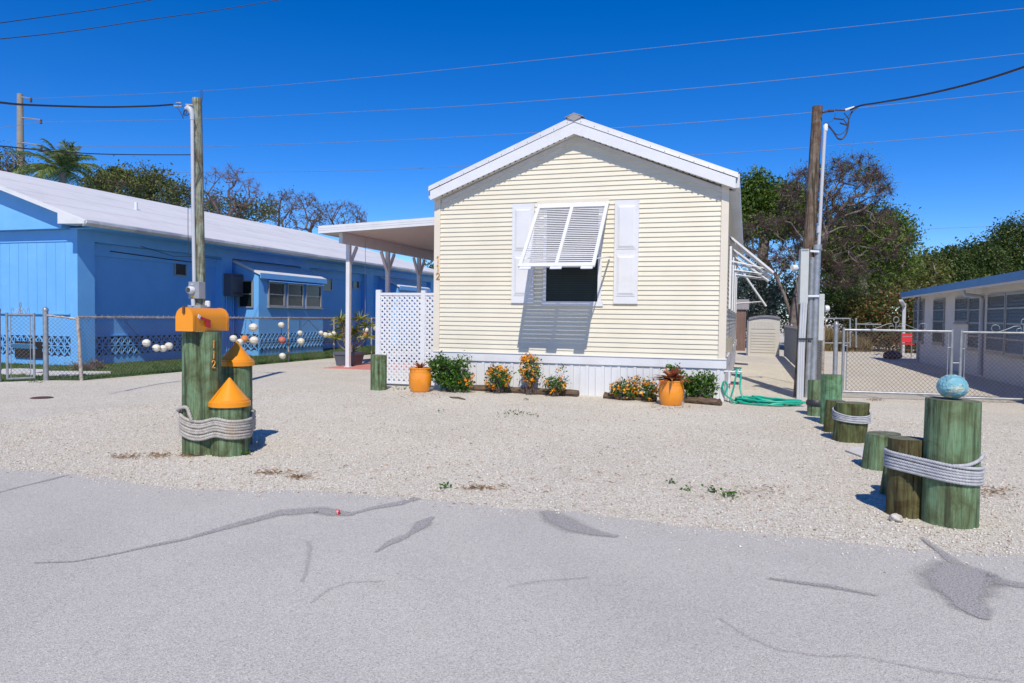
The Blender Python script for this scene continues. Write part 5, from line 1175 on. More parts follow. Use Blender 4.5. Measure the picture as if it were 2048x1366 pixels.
def rosette(c, z, seed, n, ln, wd, m, label, droop=.5, name='bromeliad', tall=.4):
    rg_ = np.random.default_rng(seed); t = thing(name, (c[0], c[1], z), label, 'plant'); vs = []; fs = []
    for i in range(n):
        a = i * 2.4 + rg_.normal() * .2; e = rg_.uniform(.1, 1.2); L = ln * rg_.uniform(.65, 1.1); w0 = wd * rg_.uniform(.7, 1.1); k = 7; b = len(vs)
        for j in range(k + 1):
            s = j / k; el_ = e - droop * s * s * 2; rr = L * s; x = rr * cos(e) + .0; zz = L * s * sin(e) * 1.0 - droop * L * s * s * .7
            wj = w0 * (1 - s ** 3) * (.6 + .8 * s * (1 - s) * 2)
            cx, cy = c[0] + x * cos(a), c[1] + x * sin(a); vs += [(cx - sin(a) * wj, cy + cos(a) * wj, z + zz + wj * .35), (cx, cy, z + zz), (cx + sin(a) * wj, cy - cos(a) * wj, z + zz + wj * .35)]
            if j: q = b + j * 3; fs += [(q - 3, q - 2, q + 1, q), (q - 2, q - 1, q + 2, q + 1)]
    npmesh('leaves', vs, fs, m, t, smooth=True); return t
rosette(cP, hP * .92, 3, 16, .26, .028, M['brom'], 'red and pink bromeliad growing in the rimmed pot before the lattice', droop=.35)
rosette(cQ, hQ * .95, 5, 46, .42, .042, M['bromdark'], 'bronze leaved bromeliad spilling over the pot between the logs', droop=.55)
def logb(pa, pb, r, label, zr=1., seed=1, curve=0):
    a, b = g(*pa), g(*pb); a = V(a) + Vector((0, r * .8, 0)); b = V(b) + Vector((0, r * .8, 0)); k = 16; ph = seed
    P = [a + (b - a) * (i / k) + Vector((0, curve * sin(pi * i / k), r * .72 + .008 * sin(i * 1.3 + ph))) for i in range(k + 1)]
    mb = MB().tube(P, [r * (1 + .05 * sin(i * 2.1 + ph)) for i in range(k + 1)], 14, rf=lambda t, s: (1 + .10 * cos(4 * t + .4) * zr + .03 * sin(9 * t + 6 * s)))
    o = thing('log', (a + b) / 2, label, 'log', 'weathered edging logs'); mb.build('timber', M['log'], o)
logb((905, 779), (1155, 794), .062, 'long weathered log edging the flower bed under the front window', seed=1)
logb((1207, 797), (1312, 803), .060, 'short weathered log left of the pot with the bronze plant', seed=3, zr=1.5)
logb((1371, 806), (1441, 812), .060, 'shortest weathered log right of the pot with the bronze plant, near the hose', seed=5, zr=1.5)
def bush(name, seed, base, els, nleaf, lsz, leafm, label, nfl=0, flm=None, nstem=40, cat='shrub', group=None, fl_els=None, width=.6, fsz=.028):
    rng = np.random.default_rng(seed); t = thing(name, base, label, cat, group); b = np.array(base, float)
    tips = in_ellipsoids(rng, els, nstem, .2); mb = []
    for q in tips:
        st = b + np.append(rng.normal(size=2) * .05, .02); m_ = st + (q - st) * .5 + np.array([0, 0, .04]) + rng.normal(size=3) * .03
        mb += [[*st, *m_, .006, .004], [*m_, *q, .004, .002]]
    v, f = edges_mesh(mb, 4); npmesh('stems', v, f, M['twig'], t)
    c = in_ellipsoids(rng, els, nleaf, .15); c += rng.normal(size=c.shape) * .015
    # leaves gather in sprays near stem ends
    k = rng.choice(len(tips), nleaf // 2); c[:nleaf // 2] = tips[k] + rng.normal(size=(nleaf // 2, 3)) * np.array([.05, .05, .04])
    c[:, 2] = np.maximum(c[:, 2], .02); v, f = leaf_arrays(rng, c, lsz, width, upbias=.9); npmesh('foliage', v, f, leafm, t)
    if nfl:
        fe = fl_els or els; d = in_ellipsoids(rng, [(e[0], tuple(x * 1.04 for x in e[1])) for e in fe], nfl, .75); d[:, 1] = np.minimum(d[:, 1], d[:, 1] - .03)
        vs = []
        for q in d:
            k = 9; vs.append(q + rng.normal(size=(k, 3)) * fsz * .45)
        vs = np.concatenate(vs); v, f = leaf_arrays(rng, vs, fsz, .9, upbias=.6); npmesh('flowers', v, f, flm or M['flower'], t)
    return t
def bel(x, y, Y, rx, ry, rd=None):       # ellipsoid at the plane y=Y, photo centre and radii in pixels
    p = yp(x, y, Y); k = np.dot(p - _C, _F) / FPX; return (p, (rx * k, (rd or rx) * k, ry * k))
bb_ = lambda x, y: g(x, y)
bush('green_shrub', 21, yp(900, 778, 12.25) * [1, 1, 0], [bel(895, 745, 12.3, 36, 32, 24), bel(880, 730, 12.35, 24, 20, 18), bel(928, 725, 12.35, 18, 14, 12), bel(915, 762, 12.2, 34, 20, 22)], 2600, .055, M['leafbush'], 'large leafy green shrub at the left front corner of the cream house', 8, nstem=90, fl_els=[bel(935, 760, 12.2, 14, 14)])
bush('lantana_bush', 22, yp(995, 778, 12.35) * [1, 1, 0], [bel(996, 756, 12.35, 25, 24, 20), bel(985, 738, 12.35, 12, 10, 10)], 900, .042, M['leafbush'], 'orange flowered lantana bush behind the long log, left of the tallest lantana', 60, nstem=40)
bush('lantana_bush', 23, yp(1062, 780, 12.35) * [1, 1, 0], [bel(1060, 738, 12.35, 19, 28, 15), bel(1058, 718, 12.35, 12, 10, 10)], 650, .042, M['leafbush'], 'tallest upright lantana with dense orange flowers under the window shadow', 80, nstem=40)
bush('lantana_bush', 24, yp(1110, 785, 12.3) * [1, 1, 0], [bel(1112, 767, 12.3, 24, 17, 16), bel(1124, 735, 12.4, 8, 8, 6), bel(1085, 752, 12.4, 6, 6, 5)], 560, .042, M['leafbush'], 'sparse low lantana with one tall sprig near the right end of the long log', 20, nstem=30)
bush('lantana_bush', 25, yp(1245, 798, 12.2) * [1, 1, 0], [bel(1250, 777, 12.25, 30, 18, 18), bel(1275, 762, 12.35, 14, 10, 8)], 900, .040, M['leafbush'], 'low orange flowered lantana over the log left of the bronze plant', 56, nstem=40)
bush('lantana_bush', 26, yp(1300, 800, 12.1) * [1, 1, 0], [bel(1299, 780, 12.1, 17, 18, 14)], 500, .040, M['leafbush'], 'small lantana squeezed between the left short log and the orange pot', 24, nstem=24)
bush('green_shrub', 27, yp(1390, 800, 12.25) * [1, 1, 0], [bel(1398, 775, 12.25, 34, 22, 18), bel(1410, 757, 12.3, 20, 16, 12), bel(1345, 742, 12.35, 16, 14, 10), bel(1375, 765, 12.3, 20, 18, 12)], 1500, .055, M['leafbush'], 'leafy green shrub right of the bronze leaved pot at the right house corner', nstem=70)
# spiky potted plant behind the carport post
pp = g(682, 733); cpp = (pp[0] - .02, pp[1] + .45)
t = thing('square_planter', (cpp[0], cpp[1], 0), 'dark slate square tapered planter beside the front carport post', 'planter'); ztp = zat(cpp[0], cpp[1] - .3, 705); ws = .24; wt = .30
MB().hexa([(cpp[0] - ws, cpp[1] - ws, .012), (cpp[0] + ws, cpp[1] - ws, .012), (cpp[0] + ws, cpp[1] + ws, .012), (cpp[0] - ws, cpp[1] + ws, .012)], [(cpp[0] - wt, cpp[1] - wt, ztp), (cpp[0] + wt, cpp[1] - wt, ztp), (cpp[0] + wt, cpp[1] + wt, ztp), (cpp[0] - wt, cpp[1] + wt, ztp)]).build('body', M['potgrey'], t)
MB().box(cpp[0] - wt - .012, cpp[0] + wt + .012, cpp[1] - wt - .012, cpp[1] + wt + .012, ztp - .07, ztp + .012).build('rim', M['potgrey'], t, bevel=.008)
t = thing('spiky_plant', (cpp[0], cpp[1], ztp), 'yellow green spiky dracaena growing in the slate planter by the carport post', 'plant'); rng = np.random.default_rng(6); mb = MB(); B = []; Tt = []; Wd = []
for i, (dx, dz) in enumerate(((-.32, .62), (-.10, .80), (.16, .55), (.38, .70), (.02, .48), (-.22, .86), (.28, .88), (-.40, .35), (.45, .40))):
    hd = np.array([cpp[0] + dx, cpp[1] + rng.normal() * .15, ztp + dz]); b0 = np.array([cpp[0] + dx * .15, cpp[1], ztp]); mb.tube([b0, (b0 + hd) / 2 + np.array([dx * .1, 0, -.02]), hd], [.022, .018, .014], 7)
    for j in range(34):
        d = rng.normal(size=3); d[2] = abs(d[2]) * .9 - .25; d /= np.linalg.norm(d); L = rng.uniform(.24, .42); B.append(hd); Tt.append(hd + d * L + np.array([0, 0, -.05])); Wd.append([.028])
mb.build('stems', M['bark'], t); v, f = blade_arrays(rng, np.array(B), np.array(Tt), np.array(Wd)); npmesh('leaves', v, f, M['spiky'], t)
# hose
rg_ = random.Random(5); hc = g(1520, 806); pts = []
hb = H(1464, 745, -.5); hx = HR + .14
P0 = (hx, HY + .10, .52); pts = [(hx - .02, HY + .1, .50), (hx + .05, HY + .0, .54), (hx + .06, HY - .08, .50), (hx + .02, HY - .12, .25), (hx - .02, HY - .15, .06), (hx + .05, HY - .35, .03)]
for i in range(6):
    for k in range(12):
        a = 2 * pi * k / 12 + i; rx, ry = .42 + .10 * sin(i * 2.1), .19 + .09 * cos(i * 1.7); pts.append((hx + .50 + rx * cos(a + 2.6) + rg_.uniform(-.03, .03) + .07 * (i % 3), HY - .16 + ry * sin(a + 2.6) + rg_.uniform(-.03, .03), .018 + .008 * i + rg_.uniform(0, .03) + .05 * max(0, -cos(a + 2.6)) * (i % 3) * .5))
pts += [(hx + .9, HY - .1, .02), (hx + 1.02, HY + .0, .02)]
P = cable_thing('', pts, 0, '', '', sm=5); hz = thing('garden_hose', (hx + .4, HY - .2, 0), 'coiled green garden hose on the gravel between the house corner and the utility pole', 'hose'); MB().tube(P, .0145, 8).build('hose', M['hose'], hz)
P = cable_thing('', [(hx - .12, HY - .05, .12), (hx - .16, HY - .06, .25), (hx - .13, HY - .06, .34), (hx - .08, HY - .05, .26), (hx - .1, HY - .08, .12), (hx + .05, HY - .16, .04), (hx + .3, HY - .3, .025)], 0, '', ''); MB().tube(P, .0145, 8).build('hose', M['hose'], hz)
P = cable_thing('', [(hx + .10, HY + .02, .55), (hx + .13, HY - .02, .46), (hx + .12, HY - .08, .25), (hx + .18, HY - .2, .03)], 0, '', ''); MB().tube(P, .0145, 8).build('hose', M['hose'], hz)
t = thing('standpipe', (hx, HY + .0, 0), 'white plastic standpipe with a red tap at the right front corner of the cream house', 'tap')
MB().tube([(hx - .06, HY - .02, 0), (hx - .06, HY - .02, .52)], .020, 10).tube([(hx - .14, HY - .02, .50), (hx + .14, HY - .02, .50)], .016, 8).tube([(hx - .06, HY - .02, .30), (hx - .06, HY - .02, .34)], .03, 10).build('pipe', M['white'], t)
MB().lathe([(.03, -.008), (.034, 0), (.03, .008)], (hx - .02, HY - .07, .30), 12).build('tap_wheel', M['red'], t)
# ------------------------------------------------------------------ sheds beside the path
sy = 29.6; sa, sb = yp(1496, 700, sy)[0], yp(1549.5, 700, sy)[0]; sb2 = yp(1559, 700, sy)[0]; st_ = yp(1520, 640, sy)[2]
t = thing('storage_shed', ((sa + sb) / 2, sy, 0), 'taupe plastic storage shed with dark curved lid at the end of the path', 'shed')
arc = [(sa + (sb2 - sa) * i / 10, st_ + .10 * (1 - ((i - 5.5) / 5.5) ** 2)) for i in range(11)]
MB().prism([(sa, sy, 0), (sb2, sy, 0)] + [(x, sy, z) for x, z in arc[::-1]], (0, .85, 0)).build('body', M['shed'], t)
mb = MB()
for j in range(8): mb.box(sa + .09, sb2 - .16, sy - .022, sy + .0, .13 + j * .105, .13 + j * .105 + .088)
for j in range(7): mb.box(sa + .09 + j * (sb2 - sa - .25) / 7, sa + .09 + (j + .9) * (sb2 - sa - .25) / 7, sy - .018, sy, 1.02, st_ - .06)
mb.build('front_panels', M['shed'], t)
MB().prism([(x, sy - .06, z + .005) for x, z in arc] + [(x, sy - .06, z + .085) for x, z in arc[::-1]], (0, .97, 0)).build('lid', M['shedroof'], t)
MB().box(sa - .06, sa - .003, sy - .0, sy + .7, .02, st_).build('side_strip', M['shedroof'], t)
by_ = 34.; ba, bc = yp(1455, 690, by_)[0], yp(1491.5, 690, by_)[0]
t = thing('brown_shed', ((ba + bc) / 2, by_, 0), 'tall brown ribbed metal shed with a grey roof behind the taupe storage shed', 'shed'); zt_ = yp(1480, 619, by_)[2]
mb = MB(); x = ba
while x < bc - .02: mb.box(x, min(x + .17, bc) - .015, by_ - .02, by_ + .02, 0, zt_); x += .17
mb.box(ba, bc - .02, by_ + .0, by_ + 1.6, 0, zt_); mb.build('wall', M['brown'], t)
MB().hexa([(ba, by_ - .1, zt_), (bc + .1, by_ - .1, zt_), (bc + .1, by_ + .9, zt_ + .42), (ba, by_ + .9, zt_ + .42)], [(ba, by_ - .1, zt_ + .05), (bc + .1, by_ - .1, zt_ + .05), (bc + .1, by_ + .9, zt_ + .47), (ba, by_ + .9, zt_ + .47)]).build('roof', M['greymetal'], t)

# ------------------------------------------------------------------ the right-hand house
GX = 5.6; GB = xp(1839, 640, GX)[1]
rh = thing('grey_white_house', (GX, GB, 0), 'low white house with jalousie windows and a bright blue roof edge at the right', 'house')
zr_ = 2.33; ZW = 2.27
MB().box(GX, GX + 8, 10.5, GB, 0, ZW).build('wall', M['housewhite'], rh)
ge0 = xp(1806, 590, 5.15)[1]
MB().box(5.10, GX + 8.5, 10, ge0, ZW + .045, ZW + .11).build('roof', M['whiteroof'], rh); MB().box(5.075, 5.10, 10, ge0, ZW - .06, ZW + .115).box(5.101, GX + 8, ge0 - .03, ge0, ZW - .05, ZW + .044).build('blue_fascia', M['bluefascia'], rh)
MB().box(5.101, GX + .0, 10, ge0 - .035, ZW - .01, ZW + .044).box(5.105, 5.14, 10, ge0 - .035, ZW - .11, ZW - .011).build('eave_soffit', M['housewhite'], rh)
def jwin(pa, pb, z0, z1, rows, cols=1, X=GX):
    a, b = xp(pa, 640, X)[1], xp(pb, 640, X)[1]; a, b = min(a, b), max(a, b); mb = MB(); fr = .05
    mb.box(X - .045, X + .0, a, a + fr, z0, z1).box(X - .045, X + .0, b - fr, b, z0, z1).box(X - .046, X, a + fr, b - fr, z0, z0 + fr).box(X - .046, X, a + fr, b - fr, z1 - fr, z1).box(X - .07, X, a - .03, b + .03, z0 - .05, z0 - .002)
    for i in range(1, cols): y = a + (b - a) * i / cols; mb.box(X - .044, X, y - .03, y + .03, z0 + fr, z1 - fr)
    for i in range(1, rows): z = z0 + (z1 - z0) * i / rows; mb.box(X - .040, X, a + fr, b - fr, z - .018, z + .018)
    f = mb.build('window', M['alum'], rh); mb = MB(); n = rows * 4
    for i in range(n):
        z = z0 + fr + (z1 - z0 - 2 * fr) * (i + .5) / n; mb.obox((X - .022, (a + b) / 2, z), (.012, 0, (z1 - z0) / n * .5), (0, (b - a) / 2 - fr, 0), (.0018, 0, -.0008))
    mb.build('louvre_glass', M['jal'], f)
zz = lambda px_, row: zat(GX, xp(px_, 640, GX)[1], row)
jwin(1829.5, 1848.5, zz(1839, 684), zz(1839, 600), 4); jwin(1868.5, 1890, zz(1879, 687), zz(1879, 598), 4)
jwin(1912, 1939, zz(1925, 645), zz(1925, 594), 2); jwin(1940, 1966, zz(1953, 699), zz(1953, 593), 4)
jwin(1977, 2013.5, zz(1995, 705), zz(1995, 588), 4); jwin(2015, 2056, zz(2035, 712), zz(2035, 584), 4); jwin(2100, 2200, .75, 2.0, 4, 2)
ydp = xp(1968, 640, GX)[1]; MB().tube([(5.13, ydp, ZW - .12), (5.16, ydp, ZW - .22), (GX - .10, ydp, ZW - .26), (GX - .06, ydp, ZW - .34), (GX - .06, ydp, .06)], .05, 10).build('downpipe', M['pvc'], rh)
yc1 = xp(1826, 640, GX - .05)[1]
MB().tube([(GX - .05, GB - .1, 0), (GX - .05, GB - .1, ZW - .0)], .04, 8).build('corner_pipe', M['pvc'], rh)
pst = dep(1805, 716, 29.5); MB().box(pst[0] - .06, pst[0] + .06, pst[1] - .06, pst[1] + .06, 0, 2.1).beam((pst[0], pst[1], 2.02), (GX, pst[1] - 1.2, 2.18), .12, .08).build('porch_post', M['pvc'], rh)
# things by that house
c = dep(1814, 690, 28.3); t = thing('folding_chair', (c[0], c[1], 0), 'red folding chair standing behind the white porch post of the right hand house', 'chair')
k = 28.3 / FPX
MB().obox(dep(1814, 676, 28.3), V(_R0 * 10 * k), V(_F0 * .01), (0, 0, 9 * k)).obox(dep(1813, 688, 28.0), V(_R0 * 9.5 * k), V(_F0 * .22), (0, 0, .02)).build('fabric', M['chairred'], t)
mb = MB()
for sx in (-9.5, 9.5):
    a = V(dep(1814 + sx, 664, 28.32)); b = V(dep(1814 + sx, 690, 27.8)); mb.tube([a, (a.x, a.y, 0)], .015, 6).tube([b, (b.x, b.y, 0)], .015, 6).tube([(a.x, a.y, b.z + .02), b], .015, 6)
mb.tube([dep(1804.5, 673, 28.3), dep(1823.5, 673, 28.3)], .02, 6); mb.build('chair_frame', M['alum'], t)
c = g(1786, 719); mb = MB().lathe([(.02, 0), (.24, .03), (.28, .12), (.22, .24), (.1, .30), (.01, .31)], (c[0], c[1] + .2, 0), 18, jit=lambda a, z: 1.15 + .22 * sin(2 * a) + .1 * sin(5 * a + z * 9)); o = mb.build('dark_bag', M['navy'], loc=(c[0], c[1] + .2, 0)); setp(o, 'round dark navy bag lying on the gravel left of the white porch post', 'bag')

# ------------------------------------------------------------------ trees and hedges
def up(p): return np.array([p[0], p[1], 0.])
# right: dense green tree behind the house corner, sprawling pale trunk, brown brushy crown
tree('green_tree', 31, up(dep(1530, 660, 38)), [dep(1530, 470, 38)], [el(1510, 400, 38, 36, 48), el(1560, 425, 38, 50, 52), el(1480, 440, 38, 26, 60)], 260, 20000, .17, M['bark'], M['leaf'], 'dense bright green tree rising behind the right roof corner', rtrunk=.28, rtip=.018, spread=.28, step=.7)
tr_b = up(dep(1590, 660, 33))
tree('bare_tree', 32, tr_b, [dep(1535, 520, 33), dep(1588, 520, 32.5), dep(1620, 560, 34), dep(1660, 450, 33)], [el(1690, 380, 33, 92, 52, 70), el(1700, 345, 33, 66, 30, 50), el(1620, 400, 33, 70, 60, 60), el(1545, 480, 33, 70, 60, 60), el(1700, 480, 33, 110, 70, 60), el(1650, 540, 33, 90, 40, 50)], 620, 6500, .085, M['barkpale'], M['leaf'], 'sprawling half bare tree with pale forked trunks behind the slatted fence', rtrunk=.26, rtip=.009, spread=.30, step=.5, wob=.08, twigs=26, twigm=M['twigdark'])
tree('green_tree', 33, up(dep(1720, 690, 38)), [dep(1715, 520, 38)], [el(1730, 470, 38, 80, 50), el(1780, 500, 38, 50, 60), el(1690, 500, 38, 60, 50), el(1750, 440, 38, 36, 30)], 300, 22000, .15, M['bark'], M['leaf'], 'leafy green tree growing through the right side of the sprawling bare tree', rtrunk=.3, rtip=.016, spread=.30, step=.7)
tree('olive_tree', 34, up(dep(1750, 690, 45)), [dep(1750, 580, 45)], [el(1740, 560, 45, 90, 55), el(1830, 555, 46, 60, 40)], 220, 18000, .18, M['bark'], M['leafolive'], 'olive green tree behind the reddish hedge of the right hand yard', rtrunk=.3, rtip=.02, spread=.36, step=.9)
RT = 'dark trees beyond the right hand house'
for i, (x, y, d, rx, ry, lab) in enumerate(((1880, 545, 50, 62, 40, 'dark green tree, lowest and leftmost beyond the blue roof edge'), (1960, 535, 50, 58, 44, 'dark green tree in the middle beyond the blue roof edge'), (2045, 500, 50, 62, 60, 'tallest dark green tree at the right edge beyond the blue roof edge'))):
    tree('dark_tree', 40 + i, up(dep(x, 690, d)), [dep(x, y + 30, d)], [el(x, y, d, rx, ry), el(x + 20, y - ry * .45, d, rx * .45, ry * .5), el(x - 30, y + 10, d, rx * .6, ry * .5)], 230, 15000, .17, M['bark'], M['leafdark'], lab, group=RT, rtrunk=.32, rtip=.018, spread=.30, step=.8)
tree('silver_bush', 51, up(dep(1515, 690, 36)), [dep(1515, 620, 36)], [el(1510, 600, 36, 44, 52), el(1490, 620, 36, 34, 60), el(1540, 610, 36, 26, 44)], 130, 15000, .11, M['twig'], M['leafsilver'], 'rounded silvery green bush behind the storage shed', 'bush', rtrunk=.08, rtip=.01, spread=.28, step=.6)
tree('dark_bush', 52, up(dep(1640, 690, 36)), [dep(1640, 620, 36)], [el(1590, 610, 37, 44, 50), el(1650, 620, 36, 60, 40), el(1700, 600, 37, 40, 30)], 110, 12000, .12, M['twig'], M['leafdark'], 'dark green bush behind the forked trunks and the meter panels', 'bush', rtrunk=.08, rtip=.01, spread=.36, step=.6)
for i, (x, y, rx, ry, lab) in enumerate(((1730, 625, 40, 36, 'reddish tipped hedge bush behind the back gate, left of the others'), (1780, 640, 44, 46, 'reddish tipped hedge bush in the middle, behind the scroll ornament'), (1830, 640, 36, 48, 'reddish tipped hedge bush behind the white porch post'))):
    tree('hedge_bush', 53 + i, up(dep(x, 692, 34.5 - i)), [dep(x, 650, 34.5 - i)], [el(x, y, 34.5 - i, rx, ry), el(x + 8, y + 30, 34.5 - i, rx, 26)], 80, 6500, .12, M['twig'], M['leafred'], lab, 'bush', group='reddish hedge bushes', rtrunk=.06, rtip=.01, spread=.26, step=.5)
# dry grass clumps
rng = np.random.default_rng(9); n = 9000; a, b = dep(1630, 690, 33), dep(1720, 690, 33); s = rng.uniform(-.15, 1.25, (n, 1)); base = a[None] + (b - a)[None] * s + np.concatenate([np.zeros((n, 1)), rng.uniform(0, 1.8, (n, 1)), np.zeros((n, 1))], 1); base[:, 2] = 0
tip = base + np.concatenate([rng.normal(size=(n, 2)) * .16, rng.uniform(.4, 1.35, (n, 1)) * (1.05 - .5 * np.clip(s, 0, 1))], 1); v, f = blade_arrays(rng, base, tip, .022); setp(npmesh('dry_grass', v, f, M['drygrass']), 'tall dry yellow grass behind the back gate at the end of the slatted fence', 'grass', kind='stuff')
# white wall glimpsed beyond
a, b = dep(1655, 634, 52), dep(1770, 606, 52); MBo = MB().box(a[0], b[0], a[1], a[1] + .2, 0, b[2]); o = MBo.build('white_wall', M['whiteroof'], loc=(a[0], a[1], 0)); setp(o, 'long white wall glimpsed between the bushes behind the right hand yard', 'wall')
# left: palm, leafy tree, bare trees
def palm(seed, c, crown, label, nf=16, L=2.6, lw=.06, wind=(0, 0)):
    rng = np.random.default_rng(seed); t = thing('palm_tree', up(c), label, 'palm tree'); MB().tube([(c[0], c[1], 0), (crown[0] - .2, crown[1], crown[2] * .6), crown], [.2, .16, .13], 10).build('trunk', M['bark'], t)
    B = []; Tp = []; mb = MB()
    for i in range(nf):
        a = i * 2.4; e = rng.uniform(.15, 1.35); LL = L * rng.uniform(.8, 1.1); sp = []
        for j in range(13):
            s = j / 12; p = np.array(crown) + np.array([cos(a) * cos(e) * LL * s + wind[0] * s * s, sin(a) * cos(e) * LL * s, LL * s * sin(e) - 1.3 * s * s * (1.3 - e * .5)]); sp.append(p)
        mb.tube(sp, [.03 * (1 - .8 * q / 12) for q in range(13)], 5); sp = np.array(sp)
        for j in range(60):
            s = .12 + .88 * j / 60; q = s * 12; k = min(int(q), 11); p = sp[k] + (sp[k + 1] - sp[k]) * (q - k); dr = sp[k + 1] - sp[k]; dr /= np.linalg.norm(dr); sd = np.cross(dr, [0, 0, 1]); sd /= np.linalg.norm(sd) + 1e-6
            for sg in (-1, 1): B.append(p); Tp.append(p + (dr * .55 + sd * sg * .62 + np.array([wind[0] * .12, 0, -.25 + rng.normal() * .12])) * .75 * (1.05 - .6 * s) * rng.uniform(.8, 1.15))
    mb.build('fronds', M['palm'], t); v, f = blade_arrays(rng, np.array(B), np.array(Tp), lw); npmesh('leaflets', v, f, M['palm'], t)
palm(61, dep(125, 640, 34), dep(125, 345, 34), 'coconut palm with windblown fronds showing above the white roof at the left', 34, 2.4, .028, (-.5, 0))
palm(62, dep(215, 640, 40), dep(222, 352, 40), 'small distant palm top right of the large palm', 10, 1.2, .05, (.5, 0))
tree('wispy_tree', 63, up(dep(275, 640, 38)), [dep(270, 420, 38)], [el(250, 378, 38, 66, 26), el(320, 385, 38, 56, 28), el(200, 375, 38, 40, 26), el(290, 360, 38, 40, 16), el(360, 400, 38, 30, 26)], 330, 11000, .13, M['bark'], M['leafolive'], 'wispy olive leaved tree spreading above the white roof left of the near pole', rtrunk=.22, rtip=.012, spread=.30, step=.5, twigs=3, twigm=M['twig'])
tree('wispy_tree', 64, up(dep(5, 640, 40)), [dep(5, 400, 40)], [el(8, 330, 40, 46, 28), el(-10, 345, 40, 40, 28)], 140, 1700, .12, M['bark'], M['leafolive'], 'thin leaved tree at the far left edge beside the concrete pole', rtrunk=.16, rtip=.011, spread=.26, step=.5, twigs=5, twigm=M['twig'])
BT = 'bare trees above the white roof'
tree('bare_tree', 65, up(dep(450, 640, 36)), [dep(445, 430, 36), dep(462, 425, 36)], [el(455, 385, 36, 62, 52, 50), el(440, 355, 36, 28, 22, 20), el(490, 385, 36, 38, 34)], 150, 0, .1, M['twig'], None, 'tallest bare tree above the white roof, just right of the near utility pole', group=BT, rtrunk=.09, rtip=.007, spread=.22, step=.6, wob=.07, twigs=9, twigm=M['twigred'])
tree('wispy_tree', 66, up(dep(470, 640, 38)), [dep(470, 440, 38)], [el(450, 420, 38, 50, 22), el(510, 425, 38, 40, 24), el(420, 415, 38, 20, 26)], 150, 3600, .12, M['bark'], M['leafolive'], 'low olive leaved tree behind the trunks of the tallest bare tree', rtrunk=.15, rtip=.011, spread=.26, step=.5)
tree('bare_tree', 67, up(dep(590, 640, 40)), [dep(560, 460, 40), dep(590, 455, 40), dep(620, 460, 40)], [el(590, 425, 40, 68, 42, 60), el(570, 405, 40, 34, 24), el(625, 425, 40, 32, 30)], 300, 500, .1, M['twig'], M['leafolive'], 'broad bare tree with dense fine twigs above the white roof, middle of the three', group=BT, rtrunk=.10, rtip=.007, spread=.20, step=.6, wob=.06, twigs=9, twigm=M['twig'])
tree('bare_tree', 68, up(dep(690, 640, 43)), [dep(680, 470, 43), dep(700, 465, 43)], [el(690, 437, 43, 44, 36, 45)], 210, 200, .1, M['twig'], M['leafolive'], 'bare twiggy tree nearest the carport roof, smallest of the three', group=BT, rtrunk=.10, rtip=.007, spread=.18, step=.6, wob=.06, twigs=9, twigm=M['twig'])
tree('green_tree', 69, up(dep(868, 640, 70)), [dep(868, 555, 70)], [el(872, 548, 70, 22, 20)], 50, 1400, .25, M['bark'], M['leafdark'], 'small dark tree top seen between the carport and the house number', rtrunk=.2, rtip=.02, spread=.4, step=.8)

# ------------------------------------------------------------------ small things on the ground
c = g(84, 796); o = MB().lathe([(.001, .014), (.13, .014), (.15, .008), (.16, .0)], (c[0], c[1], 0), 24, caps=False).build('drain_cover', M['iron'], loc=(c[0], c[1], 0)); setp(o, 'round rusty brown drain cover in the gravel near the left gate', 'drain cover')
c = g(676, 1031); mb = MB().obox((c[0], c[1], .022), (.012, .004, .0), (-.003, .008, .007), (0, -.006, .013)); o = thing('crumpled_can', (c[0], c[1], 0), 'small crumpled red and white wrapper lying on the road', 'litter'); mb.build('red_side', M['red'], o, bevel=.003)
MB().obox((c[0] + .002, c[1] - .010, .026), (.006, .003, .004), (-.002, .003, .0), (0, -.006, .012)).build('white_mark', M['white'], o)
rng = np.random.default_rng(15)
def weeds(px_, py_, n, r, label, h=.04, m='leafbush', sz=.028):
    c = g(px_, py_); p = np.stack([c[0] + rng.normal(size=n) * r, c[1] + rng.normal(size=n) * r, rng.uniform(.006, h, n)], 1); v, f = leaf_arrays(rng, p, sz, .6, upbias=1.); o = npmesh('weed', v, f, M[m], loc=(c[0], c[1], 0)); setp(o, label, 'weed', 'small weeds in the gravel')
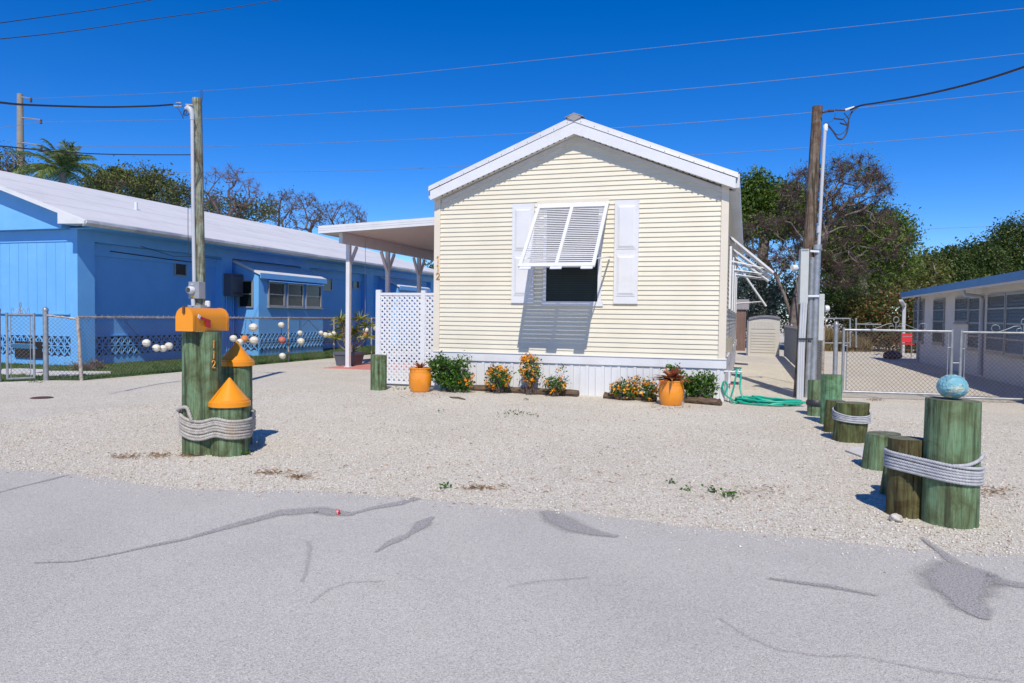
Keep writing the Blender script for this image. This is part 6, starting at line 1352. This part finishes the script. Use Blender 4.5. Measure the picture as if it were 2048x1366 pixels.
for x, y, n, r, lab in ((1030, 828, 60, .10, 'largest patch of creeping weeds in the middle of the gravel yard'), (1005, 834, 14, .06, 'weed sprigs just left of the largest creeping patch'), (880, 824, 16, .05, 'thin weed sprig in the gravel in front of the big corner shrub'), (1062, 833, 14, .05, 'weed sprigs just right of the largest creeping patch'), (890, 977, 18, .016, 'bright green weed near the road edge, left of centre'), (1460, 995, 50, .032, 'pair of bright weed tufts in the gravel near the road, right of centre'), (1347, 967, 26, .02, 'single weed tuft in the gravel above and left of the pair of tufts'), (1422, 984, 26, .02, 'small weed tuft just left of the pair of tufts'), (1375, 982, 12, .012, 'tiny weed left of the pair of tufts'), (488, 909, 90, .035, 'yellow green weeds at the foot of the shortest mailbox piling'), (1052, 801, 14, .03, 'weed below the long log'), (70, 765, 60, .10, 'weeds at the foot of the left gate'), (800, 778, 70, .14, 'weeds beneath the white lattice screen')):
    weeds(x, y, n, r, lab)
def scat(name, spots, n, lab, m='debris', L=.05, w_=.006):
    B = []; Tt = []
    for x, y, rx, ry in spots:
        k = n // len(spots); xs = x + rng.normal(size=k) * rx; yy_ = y + rng.normal(size=k) * ry
        for q, r in zip(xs, yy_): p = g(q, r); p[2] = .008; B.append(p); a = rng.uniform(0, 6.3); Tt.append(p + np.array([cos(a) * L, sin(a) * L, rng.uniform(0, .012)]) * rng.uniform(.3, 1.2))
    v, f = blade_arrays(rng, np.array(B), np.array(Tt), w_); setp(npmesh(name, v, f, M[m]), lab, 'debris', kind='stuff')
scat('dry_leaf_litter', [(255, 914, 18, 3), (320, 912, 14, 3), (375, 912, 10, 2), (540, 947, 22, 3), (600, 955, 14, 3), (840, 790, 30, 3), (1342, 815, 30, 3), (2010, 802, 25, 3), (1750, 800, 10, 1.5), (960, 978, 22, 2), (1500, 985, 60, 8), (1990, 985, 20, 6), (900, 960, 200, 25), (1200, 900, 200, 50)], 1500, 'brown dry leaves and twigs scattered over the gravel yard')
p0, p1 = V(g(900, 796)) + Vector((0, 0, .012)), V(g(930, 800)) + Vector((0, 0, .012)); o = MB().tube([p0, (p0 + p1) / 2 + Vector((0, .01, .01)), p1], [.012, .015, .01], 7).build('driftwood', M['log'], loc=p0); setp(o, 'small splinter of wood lying on the gravel before the long log', 'stick')
# dry shrub at the corner of the blue building
bush('dry_shrub', 71, g(186, 740) * [1, 1, 0], [el(190, 732, 17.6, 26, 12, 14), el(150, 735, 17, 16, 10, 10)], 900, .035, M['drygrass'], 'low grey brown dry shrub at the corner column of the blue building', nstem=120)
# green weathered mat edge near the pilings
c = g(1712, 904); a = [g(1690, 903), g(1716, 896), g(1760, 900), g(1748, 917), g(1722, 915)]
o = MB().prism([(q[0], q[1], .006) for q in a], (0, 0, .012)).build('paving_stone', M['path'], loc=(c[0], c[1], 0)); setp(o, 'flat grey stone with a dark rim lying beside the squat piling', 'stone')
